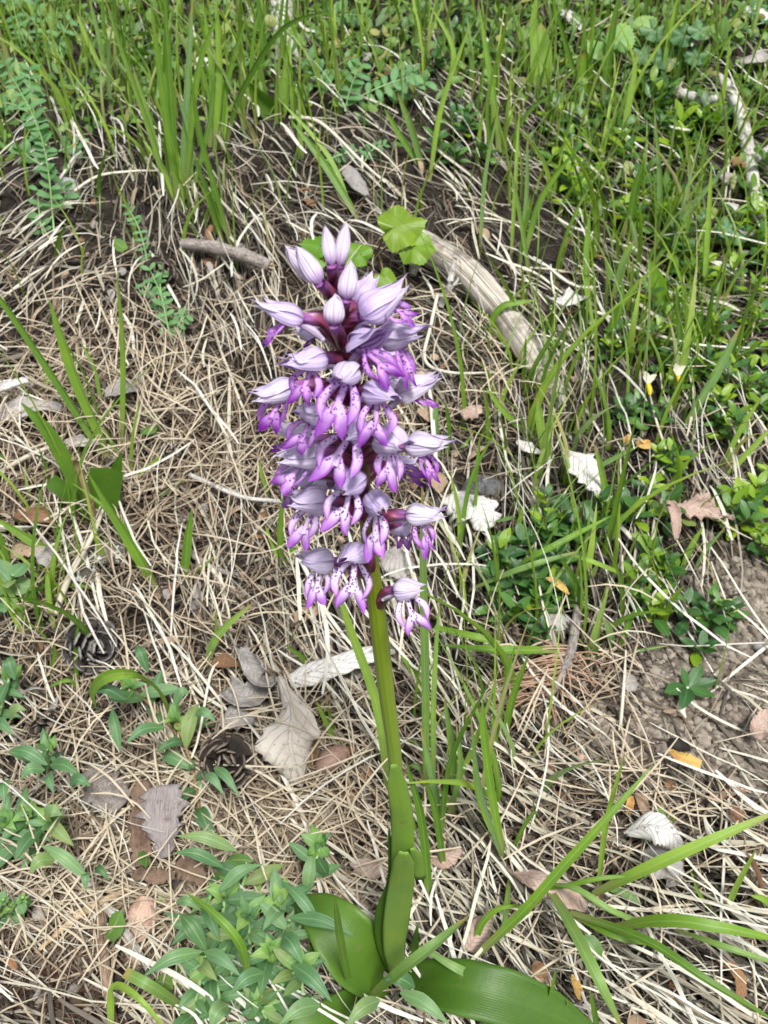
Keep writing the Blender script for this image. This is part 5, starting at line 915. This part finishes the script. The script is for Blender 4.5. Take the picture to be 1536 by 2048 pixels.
# galls, capsules, stones
def lump(name, label, cat, cx, cy, rx, ry, h, mat, ax=None, wob=.08, parts=None):
    C = at(cx, cy, h); a, b = pxw(rx, C), pxw(ry, C); X_ = (ax or V((1, 0, 0))).normalized(); Z_ = X_.orthogonal().normalized(); Y_ = Z_.cross(X_)
    mb = MB(); blob(mb, C, a, b, b, 16, 12, wob, X=X_, Y=Y_, Z=Z_); o = mb.build(name, M[mat])
    return tag(o, label, cat)
root = thing('gall', 'round pinkish-brown gall with pointed neck on the needles at lower left', 'gall', at(285, 1830))
C = at(285, 1838, .012); r_ = pxw(28, C); mb = MB(); tube(mb, [at(292, 1790, .02), at(286, 1835, .014), at(280, 1885, .012)], lambda t: r_ * (.18 + .95 * math.sin(math.pi * min(max((t * .86 + .1), 0), 1)) ** 1.3), 16, 20, wob=.05); mb.build('body', M['gall'], root)
mb = MB(); tube(mb, [at(258, 1878, .01), at(268, 1905, .012), at(275, 1940, .01)], [pxw(10, C), pxw(14, C), pxw(5, C)], 9, 8, wob=.1); mb.build('stalk', M['dl_tan'], root)
root = thing('seed_capsule', 'smooth reddish-brown capsule right of the curled beech leaf', 'seed capsule', at(665, 1518))
C = at(665, 1518, .012); r_ = pxw(24, C); mb = MB(); tube(mb, [at(636, 1542, .012), at(662, 1520, .015), at(690, 1502, .013)], lambda t: r_ * (.6 + .4 * math.sin(math.pi * t)) * (1 if t > .02 else .5), 14, 14, wob=.02); mb.build('body', M['capsule'], root)
mb = MB(); tube(mb, [at(688, 1505, .013), at(706, 1500, .012)], [r_ * .55, r_ * .4], 9, 4, wob=.1); mb.build('tip', M['dl_brown'], root)
lump('stone', 'dark mottled stone above the white torn leaf', 'stone', 965, 975, 44, 26, .006, 'stone')
lump('stone', 'grey stone under the lower dark sprigs', 'stone', 1110, 1248, 40, 24, .004, 'stonelight')
lump('stone', 'pale half-buried stone at top left behind vetch', 'stone', 135, 378, 26, 22, .008, 'stonelight')
lump('stone', 'small light pebble at the right edge of the soil', 'stone', 1520, 1295, 13, 9, .004, 'stonelight')
lump('stone', 'small reddish pebble between straws at the soil edge', 'stone', 1162, 1518, 12, 12, .004, 'gall')
lump('lichen_wood', 'black wood lump crusted with grey-green lichen at left', 'lichen wood', 232, 1105, 46, 22, .008, 'lichen', V((1, .2, .1)), .2)
lump('lichen_wood', 'smaller lichen-speckled wood lump left of the big one', 'lichen wood', 165, 1150, 36, 22, .008, 'lichen', V((1, -.2, 0)), .2)
lump('lichen_wood', 'lichen-dotted crumb above the gall', 'lichen wood', 355, 1765, 18, 14, .01, 'lichen', None, .2)
# pine twig with rusty needles
root = thing('pine_twig', 'dead pine twig with rusty needles fanning left of the bare soil', 'pine twig', at(1150, 1240))
P = [at(1155, 1215, .012), at(1145, 1290, .02), at(1125, 1350, .022), at(1090, 1410, .015)]; mb = MB(); tube(mb, P, [.003, .0034, .003, .0018], 8, 20, wob=.15); mb.build('wood', M['bark'], root)
mb = MB(); ndm = MB()
for i in range(70):
    t = random.uniform(.3, 1); q = cr(P, t); a = random.choice([random.gauss(2.75, .35), random.gauss(2.75, .35), random.gauss(1.4, .5)]); L = random.uniform(90, 150)
    cx, cy = 1150 - 60 * t + L * math.cos(a), 1230 + 170 * t + L * .62 * math.sin(a); e = at(cx, cy, random.uniform(.006, .03)); nb = MB(); tube(nb, [q, q.lerp(e, .5) + V((0, 0, .004)), e], [.0006, .0006, .0003], 4, 5); nb.build('needle', M['rusty'], root)
root = branch('catkin', 'curled rusty catkin lying at the right above the long dark blade', 'catkin', [(1415, 1600), (1450, 1588), (1480, 1583), (1496, 1578)], [7, 8, 7, 4], 'rusty', hs=[.012] * 4, wob=.5, n=30)
